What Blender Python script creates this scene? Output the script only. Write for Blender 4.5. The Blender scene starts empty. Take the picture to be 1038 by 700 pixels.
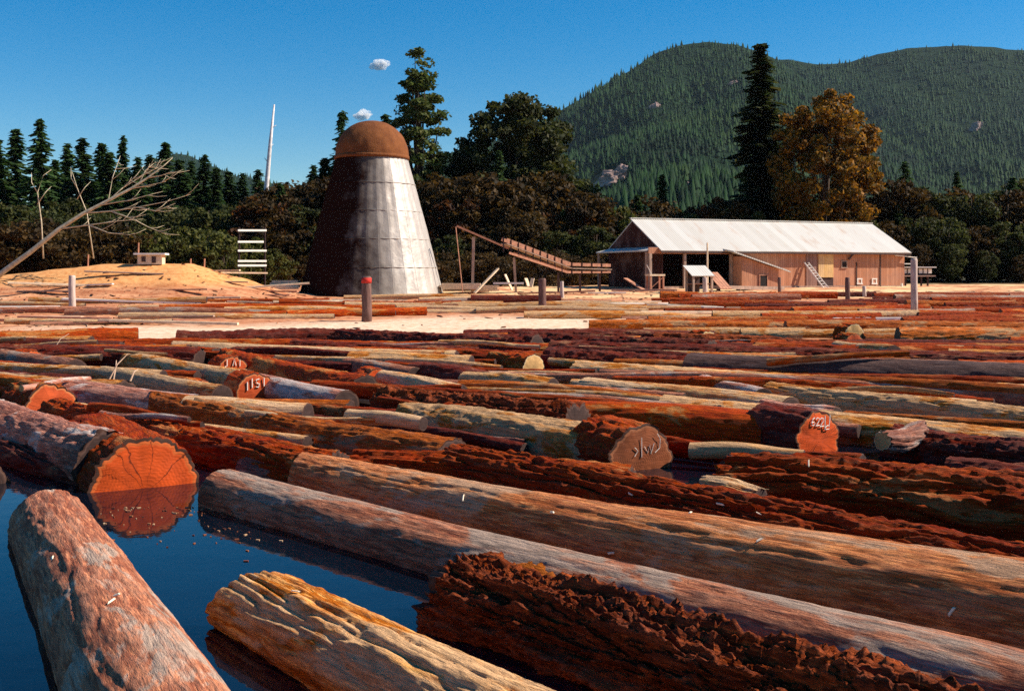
import bpy, math, random
import numpy as np
from mathutils import Vector, Matrix

rng = np.random.default_rng(7)
random.seed(7)
S = bpy.context.scene
COL = S.collection
PI = math.pi
F, CX, HZ, CAMH = 1150.0, 519.0, 278.0, 3.0


def P(px, py, Y):
    """World point seen at a place of the photo (1038 wide) at depth Y."""
    return Vector(((px - CX) * Y / F, Y, CAMH - (py - HZ) * Y / F))


def G(px, py, z):
    """World point at height z seen at a place of the photo."""
    Y = (CAMH - z) * F / (py - HZ)
    return Vector(((px - CX) * Y / F, Y, z))


# ------------------------------------------------------------------ noise
def _hash(ix, iy, iz, seed):
    h = (ix.astype(np.uint32) * np.uint32(374761393) + iy.astype(np.uint32) * np.uint32(668265263)
         + iz.astype(np.uint32) * np.uint32(2147483647 - 1013904223) + np.uint32((seed * 974711 + 12345) % 4294967295))
    h = (h ^ (h >> np.uint32(13))) * np.uint32(1274126177)
    h = (h ^ (h >> np.uint32(16))) * np.uint32(2246822519)
    return h ^ (h >> np.uint32(15))


def pn(x, y, z=0.0, seed=0):
    """Gradient noise, about -1..1."""
    x, y, z = np.broadcast_arrays(np.asarray(x, float), np.asarray(y, float), np.asarray(z, float))
    fx, fy, fz = np.floor(x), np.floor(y), np.floor(z)
    ix, iy, iz = fx.astype(np.int64), fy.astype(np.int64), fz.astype(np.int64)
    dx, dy, dz = x - fx, y - fy, z - fz
    u, v, w = (t * t * t * (t * (t * 6 - 15) + 10) for t in (dx, dy, dz))
    out = 0.0
    with np.errstate(over='ignore'):
        for a in (0, 1):
            for b in (0, 1):
                for c in (0, 1):
                    h = _hash(ix + a, iy + b, iz + c, seed)
                    gx = (h & np.uint32(1023)).astype(float) / 511.5 - 1
                    gy = ((h >> np.uint32(10)) & np.uint32(1023)).astype(float) / 511.5 - 1
                    gz_ = ((h >> np.uint32(20)) & np.uint32(1023)).astype(float) / 511.5 - 1
                    d = gx * (dx - a) + gy * (dy - b) + gz_ * (dz - c)
                    out = out + d * (u if a else 1 - u) * (v if b else 1 - v) * (w if c else 1 - w)
    return out * 1.3


def fbm(x, y, z=0.0, seed=0, o=4, g=.5):
    s, a, f = 0.0, 1.0, 1.0
    for k in range(o):
        s = s + a * pn(np.asarray(x) * f, np.asarray(y) * f, np.asarray(z) * f, seed + k * 17)
        a *= g
        f *= 2.03
    return s


# ------------------------------------------------------------------ mesh helpers
def mesh_from(name, verts, faces, mat=None, smooth=False, attrs=None):
    me = bpy.data.meshes.new(name)
    verts = np.asarray(verts, dtype=np.float32)
    if isinstance(faces, np.ndarray):
        k = faces.shape[1]
        n = len(faces)
        me.vertices.add(len(verts))
        me.vertices.foreach_set('co', verts.ravel())
        me.loops.add(n * k)
        me.loops.foreach_set('vertex_index', faces.astype(np.int32).ravel())
        me.polygons.add(n)
        me.polygons.foreach_set('loop_start', np.arange(0, n * k, k, dtype=np.int32))
        try:
            me.polygons.foreach_set('loop_total', np.full(n, k, dtype=np.int32))
        except Exception:
            pass
        me.update(calc_edges=True)
    else:
        me.from_pydata([tuple(v) for v in verts], [], [tuple(f) for f in faces])
        me.update()
    me.validate()
    if smooth:
        me.polygons.foreach_set('use_smooth', np.ones(len(me.polygons), dtype=bool))
    if attrs:
        for k, a in attrs.items():
            at = me.attributes.new(k, 'FLOAT', 'POINT')
            at.data.foreach_set('value', np.asarray(a, dtype=np.float32))
    if mat:
        me.materials.append(mat)
    return me


class MB:
    """Collects boxes, bars and tubes and links them as one mesh object."""

    def __init__(s):
        s.v, s.f = [], []

    def add(s, vs, fs):
        o = len(s.v)
        s.v += [tuple(v) for v in vs]
        s.f += [tuple(i + o for i in f) for f in fs]
        return s

    def box(s, c, size, M=None):
        hx, hy, hz = (t / 2 for t in size)
        b = min(hx, hy, hz) * .12
        vs = []
        for sx in (-1, 1):
            for sy in (-1, 1):
                for sz in (-1, 1):
                    vs.append(Vector((sx * hx, sy * hy, sz * hz)))
        fs = [(0, 1, 3, 2), (4, 6, 7, 5), (0, 4, 5, 1), (2, 3, 7, 6), (0, 2, 6, 4), (1, 5, 7, 3)]
        c = Vector(c)
        vs = [(M @ v if M else v) + c for v in vs]
        return s.add(vs, fs)

    def bar(s, a, b, w, h=None, up=(0, 0, 1)):
        a, b = Vector(a), Vector(b)
        h = h or w
        d = (b - a)
        L = d.length
        d.normalize()
        up = Vector(up)
        if abs(d.dot(up)) > .98:
            up = Vector((0, 1, 0))
        y = up.cross(d).normalized()
        z = d.cross(y)
        M = Matrix((d, y, z)).transposed()
        return s.box((a + b) / 2, (L, w, h), M)

    def tube(s, pts, rs, n=8, cap=True):
        pts = [Vector(p) for p in pts]
        if not hasattr(rs, '__len__'):
            rs = [rs] * len(pts)
        rings = []
        o = len(s.v)
        for i, p in enumerate(pts):
            d = (pts[min(i + 1, len(pts) - 1)] - pts[max(i - 1, 0)]).normalized()
            up = Vector((0, 0, 1)) if abs(d.z) < .9 else Vector((1, 0, 0))
            x = up.cross(d).normalized()
            y = d.cross(x)
            for k in range(n):
                a = 2 * PI * k / n
                s.v.append(tuple(p + (x * math.cos(a) + y * math.sin(a)) * rs[i]))
        for i in range(len(pts) - 1):
            for k in range(n):
                k2 = (k + 1) % n
                s.f.append((o + i * n + k, o + i * n + k2, o + (i + 1) * n + k2, o + (i + 1) * n + k))
        if cap:
            s.f.append(tuple(o + k for k in reversed(range(n))))
            e = o + (len(pts) - 1) * n
            s.f.append(tuple(e + k for k in range(n)))
        return s

    def build(s, name, mat, parent=None, smooth=False):
        me = mesh_from(name, s.v, s.f, mat, smooth)
        return link(name, me, parent)


def link(name, me, parent=None, loc=None, rot=None):
    o = bpy.data.objects.new(name, me)
    COL.objects.link(o)
    if parent:
        o.parent = parent
    if loc is not None:
        o.location = loc
    if rot is not None:
        o.rotation_euler = rot
    return o


def tag(o, label=None, cat=None, group=None, kind=None):
    if label:
        o['label'] = label
    if cat:
        o['category'] = cat
    if group:
        o['group'] = group
    if kind:
        o['kind'] = kind
    return o


def empty(name, loc=(0, 0, 0), rz=0, **k):
    o = bpy.data.objects.new(name, None)
    COL.objects.link(o)
    o.location = loc
    o.rotation_euler = (0, 0, rz)
    o.empty_display_size = .3
    return tag(o, **k)


def copy_tree(o, parent=None):
    c = o.copy()
    COL.objects.link(c)
    c.parent = parent
    for ch in list(o.children):
        copy_tree(ch, c)
    return c


# ------------------------------------------------------------------ materials
class NT:
    def __init__(s, name):
        m = s.m = bpy.data.materials.new(name)
        m.use_nodes = True
        s.nt = m.node_tree
        s.b = s.nt.nodes['Principled BSDF']
        s.out = s.nt.nodes['Material Output']

    def n(s, t, **k):
        nd = s.nt.nodes.new(t)
        for a, v in k.items():
            if hasattr(nd, a) and not a.startswith('i_'):
                setattr(nd, a, v)
        return nd

    def l(s, a, b):
        s.nt.links.new(a, b)

    def coord(s, scale=(1, 1, 1), kind='Object', jitter=False, rot=(0, 0, 0)):
        tc = s.n('ShaderNodeTexCoord')
        mp = s.n('ShaderNodeMapping')
        mp.inputs['Scale'].default_value = scale
        mp.inputs['Rotation'].default_value = rot
        s.l(tc.outputs[kind], mp.inputs['Vector'])
        if jitter:
            oi = s.n('ShaderNodeObjectInfo')
            mu = s.n('ShaderNodeMath', operation='MULTIPLY')
            mu.inputs[1].default_value = 91.7
            s.l(oi.outputs['Random'], mu.inputs[0])
            cb = s.n('ShaderNodeCombineXYZ')
            for i in range(3):
                s.l(mu.outputs[0], cb.inputs[i])
            s.l(cb.outputs[0], mp.inputs['Location'])
        return mp.outputs[0]

    def noise(s, vec, scale, detail=4, rough=.55, dist=0):
        nd = s.n('ShaderNodeTexNoise')
        nd.inputs['Scale'].default_value = scale
        nd.inputs['Detail'].default_value = detail
        nd.inputs['Roughness'].default_value = rough
        nd.inputs['Distortion'].default_value = dist
        if vec is not None:
            s.l(vec, nd.inputs['Vector'])
        return nd.outputs['Fac']

    def ramp(s, fac, stops, interp='LINEAR'):
        nd = s.n('ShaderNodeValToRGB')
        cr = nd.color_ramp
        cr.interpolation = interp
        while len(cr.elements) < len(stops):
            cr.elements.new(.5)
        for e, (p, c) in zip(cr.elements, stops):
            e.position = p
            e.color = (*c, 1) if len(c) == 3 else c
        s.l(fac, nd.inputs[0])
        return nd.outputs[0]

    def fac(s, f, lo, hi):
        nd = s.n('ShaderNodeMapRange')
        nd.inputs[1].default_value = lo
        nd.inputs[2].default_value = hi
        s.l(f, nd.inputs[0])
        return nd.outputs[0]

    def mix(s, f, a, b, mode='MIX'):
        nd = s.n('ShaderNodeMix', data_type='RGBA', blend_type=mode)
        for v, i in ((f, 0), (a, 6), (b, 7)):
            if isinstance(v, (int, float)):
                nd.inputs[i].default_value = v
            elif isinstance(v, tuple):
                nd.inputs[i].default_value = (*v, 1)
            else:
                s.l(v, nd.inputs[i])
        return nd.outputs[2]

    def math(s, op, a, b=None):
        nd = s.n('ShaderNodeMath', operation=op)
        for i, v in enumerate((a, b)):
            if v is None:
                continue
            if isinstance(v, (int, float)):
                nd.inputs[i].default_value = v
            else:
                s.l(v, nd.inputs[i])
        return nd.outputs[0]

    def attr(s, name):
        nd = s.n('ShaderNodeAttribute', attribute_name=name)
        return nd.outputs['Fac']

    def bump(s, h, strength=.5, dist=.02):
        nd = s.n('ShaderNodeBump')
        nd.inputs['Strength'].default_value = strength
        nd.inputs['Distance'].default_value = dist
        s.l(h, nd.inputs['Height'])
        s.l(nd.outputs[0], s.b.inputs['Normal'])

    def done(s, col=None, rough=.85, spec=.2, metal=0):
        if col is not None:
            if isinstance(col, tuple):
                s.b.inputs['Base Color'].default_value = (*col, 1)
            else:
                s.l(col, s.b.inputs['Base Color'])
        if isinstance(rough, (int, float)):
            s.b.inputs['Roughness'].default_value = rough
        else:
            s.l(rough, s.b.inputs['Roughness'])
        s.b.inputs['Specular IOR Level'].default_value = spec
        s.b.inputs['Metallic'].default_value = metal
        return s.m


def mk_bark(name, weath, inner, wood, expo=.0, fine=1.0, dark=None, bumpd=.02, spec=.15):
    """Bark: weathered plates, redder inner bark in the fissures, patches where bare wood shows."""
    t = NT(name)
    v = t.coord((1.1, 9 * fine, 9 * fine), jitter=True)
    v2 = t.coord((3.2, 38 * fine, 38 * fine), jitter=True)
    v3 = t.coord((.35, 1.1, 1.1), jitter=True)
    n1 = t.noise(v, 1.0, 8, .68, .3)
    n2 = t.noise(v2, 1.0, 5, .7, .2)
    n3 = t.noise(v3, 1.3, 7, .66, .4)
    rel = t.attr('relief')
    d = dark or tuple(c * .32 for c in weath)
    light = tuple(min(.82, c * k_ + .03 * (k_ - 1.2)) for c, k_ in zip(weath, (2.0, 1.75, 1.5)))
    base = t.mix(t.fac(n1, .40, .58), inner, weath)
    base = t.mix(t.math('MULTIPLY', t.fac(n3, .42, .60), .65), base, light)
    base = t.mix(t.math('MULTIPLY', t.fac(rel, .45, .05), .7), base, inner)
    base = t.mix(t.math('MULTIPLY', t.fac(n2, .53, .66), .9), base, d)
    base = t.mix(t.math('MULTIPLY', t.fac(n2, .48, .36), .9), base, light)
    if expo > 0:
        e = .62 - expo * .3
        m = t.math('MULTIPLY', t.fac(n3, e, e + .04), t.fac(n1, .70, .52))
        wv = t.mix(t.fac(n2, .35, .6), wood, tuple(c * .55 for c in wood))
        base = t.mix(m, base, wv)
    oi = t.n('ShaderNodeObjectInfo')
    hs = t.n('ShaderNodeHueSaturation')
    t.l(base, hs.inputs['Color'])
    t.l(t.math('ADD', t.math('MULTIPLY', oi.outputs['Random'], .5), .78), hs.inputs['Value'])
    hs.inputs['Saturation'].default_value = 1.18
    hs.inputs['Hue'].default_value = .493
    h = t.math('ADD', t.math('MULTIPLY', n2, .7), t.math('MULTIPLY', n1, 2.0))
    t.bump(h, 1.0, bumpd * 2.4)
    return t.done(hs.outputs[0], .82, spec)


def mk_cut(name, heart, sap, bark=(.06, .025, .015), check=.5):
    t = NT(name)
    rad, ang = t.attr('rad'), t.attr('ang')
    v = t.coord((1, 1, 1), jitter=True)
    vs = t.coord((1, 1.2, 9), jitter=True, rot=(.5, 0, 0))
    nz = t.noise(v, 3.5, 5, .6)
    saw = t.noise(vs, 4, 4, .6)
    col = t.mix(t.fac(nz, .35, .7), heart, tuple(c * .62 for c in heart))
    col = t.mix(t.math('MULTIPLY', t.fac(saw, .5, .7), .5), col, tuple(c * .55 for c in heart))
    rr = t.math('SINE', t.math('MULTIPLY', t.math('ADD', rad, t.math('MULTIPLY', nz, .07)), 95))
    col = t.mix(t.math('MULTIPLY', t.fac(rr, .2, 1), .12), col, tuple(c * .5 for c in heart))
    rj = t.math('ADD', rad, t.math('MULTIPLY', t.math('SUBTRACT', nz, .5), .12))
    col = t.mix(t.fac(rj, .86, .89), col, sap)
    col = t.mix(t.fac(rj, .93, .945), col, bark)
    # radial drying checks
    vc = t.n('ShaderNodeTexNoise', noise_dimensions='1D')
    vc.inputs['Scale'].default_value = 1.3
    vc.inputs['Detail'].default_value = 2
    oi = t.n('ShaderNodeObjectInfo')
    t.l(t.math('ADD', t.math('ADD', ang, t.math('MULTIPLY', nz, .5)), t.math('MULTIPLY', oi.outputs['Random'], 50)), vc.inputs['W'])
    ck = t.math('ABSOLUTE', t.math('SUBTRACT', vc.outputs['Fac'], .52))
    col = t.mix(t.math('MULTIPLY', t.fac(ck, .012, .004), check), col, tuple(c * .15 for c in heart))
    t.bump(t.math('ADD', saw, t.math('MULTIPLY', rr, .1)), .5, .012)
    return t.done(col, .75, .2)


def mk_plain(name, col, var=.25, scale=3, rough=.8, stretch=(1, 1, 1), spec=.25, metal=0, bump=.3, bd=.01):
    t = NT(name)
    v = t.coord(stretch, jitter=True)
    n = t.noise(v, scale, 6, .6)
    c = t.ramp(n, [(.3, tuple(x * (1 - var) for x in col)), (.5, col), (.72, tuple(min(.92, x * (1 + var)) for x in col))])
    if bump:
        t.bump(n, bump, bd)
    return t.done(c, rough, spec, metal)


def mk_leaf(name, cols, rough=.7, trans=.42):
    t = NT(name)
    g = t.n('ShaderNodeNewGeometry')
    k = len(cols)
    stops = [(i / max(1, k - 1), c) for i, c in enumerate(cols)]
    c = t.ramp(g.outputs['Random Per Island'], stops)
    v = t.coord((1, 1, 1), jitter=True)
    big = t.noise(v, .35, 3, .5)
    oi = t.n('ShaderNodeObjectInfo')
    hs = t.n('ShaderNodeHueSaturation')
    t.l(c, hs.inputs['Color'])
    t.l(t.math('ADD', t.math('MULTIPLY', oi.outputs['Random'], .35), t.fac(big, -.15, .9)), hs.inputs['Value'])
    t.l(t.math('ADD', .48, t.math('MULTIPLY', big, .04)), hs.inputs['Hue'])
    t.done(hs.outputs[0], rough, .25)
    tl = t.n('ShaderNodeBsdfTranslucent')
    t.l(hs.outputs[0], tl.inputs['Color'])
    mx = t.n('ShaderNodeMixShader')
    mx.inputs[0].default_value = trans
    t.l(t.b.outputs[0], mx.inputs[1])
    t.l(tl.outputs[0], mx.inputs[2])
    t.l(mx.outputs[0], t.out.inputs['Surface'])
    return t.m


M = {}
M['bark_rough'] = mk_bark('bark_rough', (.22, .078, .045), (.28, .042, .014), (.58, .28, .14), .15, 1.2)
M['bark_torn'] = mk_bark('bark_torn', (.22, .085, .052), (.11, .03, .014), (.42, .17, .07), .1, 1.0, dark=(.03, .012, .008))
M['bark_dark'] = mk_bark('bark_dark', (.085, .036, .03), (.13, .024, .014), (.4, .22, .13), .05, 1.2)
M['bark_charcoal'] = mk_bark('bark_charcoal', (.075, .055, .055), (.06, .032, .028), (.3, .2, .15), .0, 1.2)
M['bark_red'] = mk_bark('bark_red', (.28, .085, .042), (.31, .055, .02), (.6, .3, .14), .25, 1.0)
M['bark_brown'] = mk_bark('bark_brown', (.33, .145, .075), (.26, .075, .028), (.50, .32, .18), .22, .9)
M['bark_grey'] = mk_bark('bark_grey', (.36, .205, .145), (.27, .11, .07), (.55, .42, .33), .35, .8)
M['bark_silver'] = mk_bark('bark_silver', (.34, .205, .165), (.24, .10, .07), (.6, .5, .44), .35, .8)
M['wood_tan'] = mk_bark('wood_tan', (.52, .28, .14), (.40, .14, .045), (.72, .48, .28), .55, .7)
M['wood_pale'] = mk_bark('wood_pale', (.58, .35, .19), (.45, .18, .08), (.76, .53, .33), .6, .7)
M['bark_tan'] = mk_bark('bark_tan', (.48, .235, .14), (.36, .14, .07), (.62, .41, .27), .3, .9)
M['cut_orange'] = mk_cut('cut_orange', (.66, .08, .008), (.56, .11, .022), check=.9)
M['cut_red'] = mk_cut('cut_red', (.58, .085, .018), (.55, .16, .05))
M['cut_brown'] = mk_cut('cut_brown', (.27, .07, .022), (.30, .10, .04), check=.4)
M['cut_tan'] = mk_cut('cut_tan', (.72, .40, .15), (.72, .5, .26))
M['cut_dark'] = mk_cut('cut_dark', (.05, .025, .02), (.08, .04, .03))
M['cut_weathered'] = mk_cut('cut_weathered', (.17, .085, .045), (.20, .11, .07))


# ------------------------------------------------------------------ logs
def log_data(L, r0, r1, nx, nt, seed, rough=.05, plates=.06, lobes=.05, bend=.05, bark='bark_rough', cut='cut_tan',
             lk=(0, 0), rk=(0, 0), fx=1.2, ft=7.0, torn=0, ragged=0, rcut='cut_dark'):
    """Meshes of one log lying along local X: bark and two cut ends."""
    th = np.linspace(0, 2 * PI, nt, endpoint=False)
    s = np.linspace(0, 1, nx)
    T, Sx = np.meshgrid(th, s)
    x = (Sx - .5) * L
    r = r0 + (r1 - r0) * Sx
    cy, cz = np.cos(T), np.sin(T)
    lo = pn(x * .35, cy * 1.1, cz * 1.1, seed) + .6 * pn(x * .9, cy * 1.8, cz * 1.8, seed + 3)
    rm = (r0 + r1) / 2
    k = ft * rm
    wob = pn(x * .8, cy * 2, cz * 2, seed + 9) * .8
    rid = 1 - np.abs(pn(x * fx * .55, cy * k + wob, cz * k + wob, seed + 5)) * 3.2
    rid = np.clip(rid, -1, 1)
    hi = fbm(x * fx * 3.2, cy * k * 1.7, cz * k * 1.7, seed + 7, 3)
    fl = pn(x * 1.7, cy * rm * 17 + .3 * x, cz * rm * 17, seed + 11) + .65 * pn(x * 5, cy * rm * 36, cz * rm * 36, seed + 12)
    fl = np.clip(fl * 2.2, -1, 1) * np.clip(.75 + 1.2 * pn(x * .5, cy * 1.5, cz * 1.5, seed + 13), .15, 1.3)
    d = lobes * lo * r - plates * np.clip(rid, 0, 1) ** 2 * rm + rough * hi * rm + rough * .50 * fl * min(rm, .5)
    if torn:
        q = fbm(x * .8 + .2 * cy, cy * rm * 5, cz * rm * 5, seed + 21, 4, .55)
        step = np.floor(q * 4 + .6 * pn(x * 2.5, cy * rm * 14, cz * rm * 14, seed + 4)) / 4
        d += torn * .55 * rm * np.clip(step, -.9, .9)
        d += torn * .40 * rm * fbm(x * 2.0, cy * rm * 11, cz * rm * 11, seed + 33, 4, .65)
        d += torn * .24 * rm * fbm(x * 7, cy * rm * 30, cz * rm * 30, seed + 34, 3, .65)
        d -= torn * 1.1 * rm * np.clip(pn(x * 1.3, cy * rm * 4, cz * rm * 4, seed + 50) - .24, 0, .5) * 2
    rel = np.clip(.5 + .5 * hi - .55 * np.clip(rid, 0, 1) ** 2, 0, 1)
    rr = r + d
    by = bend * np.sin(Sx * PI * 1.1 + seed) * 1.0
    bz = bend * .5 * np.sin(Sx * PI * 1.7 + seed * 2)
    y, z = rr * cy, rr * cz
    w = (1 - Sx)
    edge = pn(cy * 3, cz * 3, seed * 1.0, seed + 40)
    e0 = lk[0] * y + lk[1] * z + ragged * edge * rm * 1.0
    e1 = rk[0] * y + rk[1] * z + ragged * pn(cy * 3, cz * 3, seed + 5.0, seed + 41) * rm
    # the slant of a cut end dies out a short way along the log
    x = x + e0 * np.clip(1 - Sx * L / (4 * rm), 0, 1) + e1 * np.clip(1 - (1 - Sx) * L / (4 * rm), 0, 1)
    V = np.stack([x, y + by, z + bz], -1)
    idx = np.arange(nx * nt).reshape(nx, nt)
    a, b = idx[:-1], idx[1:]
    Fq = np.stack([a, b, np.roll(b, -1, 1), np.roll(a, -1, 1)], -1).reshape(-1, 4)
    # faces wind so that normals point outward
    Fq = Fq[:, ::-1]
    bark_me = mesh_from('log', V.reshape(-1, 3), Fq, M[bark], True, {'relief': rel.ravel()})
    caps = []
    nr = 9
    for end in (0, -1):
        ring = V[end]
        c = ring.mean(0)
        rad = np.concatenate([[1, .975], np.linspace(.9, 0, nr - 1)[:-1]])
        vs = []
        for q in rad:
            w_ = c + (ring - c) * q
            w_[:, 0] = c[0] + (lk if end == 0 else rk)[0] * (w_[:, 1] - c[1]) + (lk if end == 0 else rk)[1] * (w_[:, 2] - c[2])
            if q == 1:
                w_[:, 0] = ring[:, 0]
            vs.append(w_)
        sgn = -1 if end == 0 else 1
        vv = np.concatenate(vs + [c[None]])
        rd = np.concatenate([np.full(nt, q) for q in rad] + [np.zeros(1)])
        an = np.concatenate([th for q in rad] + [np.zeros(1)])
        vv[:, 0] += sgn * rm * (.05 * (1 - rd ** 2) + (rd < .999) * .035 * fbm(vv[:, 1] * 3 / rm * .5, vv[:, 2] * 3 / rm * .5, seed, seed + 2, 3))
        fs = []
        nr_ = len(rad) + 1
        for j in range(nr_ - 2):
            for i in range(nt):
                i2 = (i + 1) % nt
                q = (j * nt + i, j * nt + i2, (j + 1) * nt + i2, (j + 1) * nt + i)
                fs.append(q if end == -1 else q[::-1])
        j = nr_ - 2
        for i in range(nt):
            q = (j * nt + i, j * nt + (i + 1) % nt, len(vv) - 1)
            fs.append(q if end == -1 else q[::-1])
        caps.append(mesh_from('cut_end', vv, fs, M[cut if end == 0 else rcut], True, {'rad': rd, 'ang': an}))
    return bark_me, caps


LOGS = []          # plan footprint of every log: x1, y1, x2, y2, radius


def put_log(data, mid, heading, pitch=0, roll=0, label=None, group=None, L=1, r=.3, scale=1.0, cat='log'):
    bark, caps = data
    o = link('log', bark, None, mid, (roll, -pitch, heading))
    o.scale = (scale,) * 3
    tag(o, label, cat, group)
    for c in caps:
        link('cut_end', c, o)
    dx, dy = math.cos(heading) * L / 2 * scale, math.sin(heading) * L / 2 * scale
    LOGS.append((mid[0] - dx, mid[1] - dy, mid[0] + dx, mid[1] + dy, r * scale))
    return o


def edge_log(a, b, r0, r1, bark, cut, label, z0=.0, z1=None, seed=None, nx=None, nt=None, group='logs floating in the pond', **k):
    """A log whose upper edge runs from photo point a to photo point b; z0 and z1 are heights of its axis."""
    z1 = z0 if z1 is None else z1
    A, B = G(*a, z0 + r0), G(*b, z1 + r1)
    A.z, B.z = z0, z1
    d = B - A
    L = d.length
    seed = seed if seed is not None else len(LOGS) * 3 + 11
    near = min(A.y, B.y)
    nx = nx or int(min(460, max(60, L * (32 if near < 20 else 18))))
    nt = nt or (150 if near < 13 else 90 if near < 24 else 44)
    data = log_data(L, r0, r1, nx, nt, seed, bark=bark, cut=cut, **k)
    return put_log(data, (A + B) / 2, math.atan2(d.y, d.x), math.asin(d.z / L), 0, label, group, L, max(r0, r1))


R = dict(rough=.075, plates=.17, lobes=.06, ft=11, fx=1.5)      # rough bark
SM = dict(rough=.013, plates=.03, lobes=.035, ft=7)   # smooth barked or peeled
MD = dict(rough=.045, plates=.08, lobes=.05, ft=8)

# ---- the logs one can single out, nearest first
A = Vector((-5.30, 13.1, .12)); B = Vector((-.80, 4.3, .10))
d = B - A
put_log(log_data(d.length, .45, .47, 420, 170, 5, bark='bark_grey', cut='cut_brown', rough=.014, plates=.03, lobes=.05, ft=7),
        (A + B) / 2, math.atan2(d.y, d.x), 0, .4, 'thick grey pinkish log pointing into the near corner with water on both sides', 'logs floating in the pond', d.length, .52)
A = G(258, 618, .12); B = G(800, 885, .1)
d = B - A
put_log(log_data(d.length, .37, .42, 420, 150, 9, bark='wood_tan', cut='cut_dark', rough=.032, plates=.10, lobes=.05, ft=9, lk=(.5, -.25), ragged=.25),
        (A + B) / 2, math.atan2(d.y, d.x), 0, 1.0, 'yellowish tan peeling log with dark slanted end beside the open water', 'logs floating in the pond', d.length, .42)
A = G(470, 622, .02); B = G(1130, 850, -.06)
d = B - A
put_log(log_data(d.length, .55, .52, 760, 260, 14, bark='bark_torn', cut='cut_dark', rough=.07, plates=.10, lobes=.20, ft=5, torn=.33, ragged=.9, bend=.08),
        (A + B) / 2, math.atan2(d.y, d.x), 0, .3, 'massive log with thick torn dark brown bark and ragged end', 'logs floating in the pond', d.length, .6)
edge_log((222, 477), (1075, 671), .36, .42, 'bark_grey', 'cut_brown', 'long slim grey log with pale sunlit top running past the torn bark log', z0=.06, nx=480, nt=130, **SM)
edge_log((306, 459), (1090, 580), .34, .56, 'bark_tan', 'cut_tan', 'long tan brown log with shaded side, right behind the slim grey log', z0=.16, z1=.14, nx=520, nt=160, rough=.016, plates=.035, lobes=.05, ft=8, lk=(-.6, .2))
edge_log((-20, 402), (112, 437), .52, .50, 'bark_silver', 'cut_brown', 'thick silvery grey log with broken end above the orange cut face', z0=.22, rough=.04, plates=.06, lobes=.09, ft=5, ragged=.5)
edge_log((55, 404), (338, 458), .36, .36, 'bark_rough', 'cut_brown', 'reddish rough bark log running just behind the big orange cut face', z0=.15, **R)
edge_log((152, 397), (462, 444), .40, .42, 'bark_brown', 'cut_red', 'brown log with slanted orange end on left and knotted dark end', z0=.12, lk=(-1.6, 0), **MD)
edge_log((252, 461), (306, 470), .24, .24, 'bark_silver', 'cut_brown', 'short bluish grey log stub wedged between longer logs', z0=.02, rough=.03, plates=.04, lobes=.06)
edge_log((70, 386), (200, 399), .42, .40, 'bark_silver', 'cut_brown', 'smooth bluish grey log beside the red cut face', z0=.16, **SM)
edge_log((0, 444), (104, 470), .30, .30, 'bark_dark', 'cut_dark', 'dark log lying in shade below the silvery grey log', z0=.0, **R)
edge_log((458, 451), (1060, 552), .42, .50, 'bark_rough', 'cut_brown', 'long red brown fissured log directly behind the tan brown log', z0=.10, nx=520, nt=150, **R)
edge_log((738, 458), (1065, 478), .58, .66, 'bark_rough', 'cut_brown', 'thick dark furrowed log with rounded end at the right', z0=.08, nx=460, nt=160, rough=.08, plates=.17, lobes=.08, ft=8, ragged=.4)
edge_log((700, 447), (815, 454), .13, .13, 'wood_tan', 'cut_tan', 'thin peeled pole in front of the numbered orange cut face', z0=.28, **SM)
edge_log((712, 480), (772, 492), .20, .17, 'wood_pale', 'cut_tan', 'pale broken slab of bare wood between dark furrowed logs', z0=.42, rough=.06, plates=.06, lobes=.2, ragged=.8)
edge_log((412, 407), (612, 430), .46, .48, 'wood_tan', 'cut_brown', 'thick weathered log with long bare pale streaks in the middle', z0=.12, nt=80, nx=240, rough=.05, plates=.07, lobes=.08)
edge_log((360, 452), (640, 470), .34, .34, 'bark_rough', 'cut_brown', 'rough log in shade below the thick weathered pale streaked log', z0=.1, **R)
edge_log((578, 403), (780, 417), .46, .46, 'bark_red', 'cut_red', 'vivid red barked log ending at the numbered orange cut face', z0=.14, nt=80, nx=220, **SM)
edge_log((388, 391), (585, 407), .50, .52, 'bark_torn', 'cut_brown', 'shaggy log with ragged crumbling bark in the middle of the pond', z0=.12, nt=90, nx=300, rough=.1, plates=.14, lobes=.08, torn=.22)
edge_log((596, 381), (800, 402), .40, .42, 'wood_pale', 'cut_tan', 'bleached pale log above the vivid red barked log', z0=.14, **SM)
edge_log((780, 386), (1070, 416), .40, .42, 'wood_tan', 'cut_tan', 'long pale tan log below the huge charcoal grey log', z0=.16, **MD)
edge_log((700, 357), (1080, 371), .62, .64, 'bark_charcoal', 'cut_dark', 'huge charcoal grey log with smooth rounded top', z0=.2, nt=70, nx=260, **SM)
edge_log((712, 379), (776, 394), .30, .28, 'bark_silver', 'cut_tan', 'short silvery log with tan end below the charcoal grey log', z0=.2, **SM)
edge_log((774, 404), (846, 413), .22, .20, 'bark_silver', 'cut_dark', 'grey split slab behind the numbered orange cut face', z0=.34, rough=.06, plates=.12, lobes=.2, ragged=.6)
edge_log((905, 432), (1070, 448), .44, .50, 'bark_dark', 'cut_dark', 'dark furrowed log right of the numbered orange cut face', z0=.02, nt=80, nx=230, **R)
edge_log((892, 436), (934, 428), .18, .24, 'bark_silver', 'cut_tan', 'short silver grey driftwood stump lodged on dark logs', z0=.34, rough=.08, plates=.15, lobes=.2, ragged=.7)
edge_log((336, 333), (545, 339), .52, .58, 'bark_dark', 'cut_dark', 'thick dark bark log along the far edge of the raft', z0=.15, nt=60, nx=200, **R)
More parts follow.
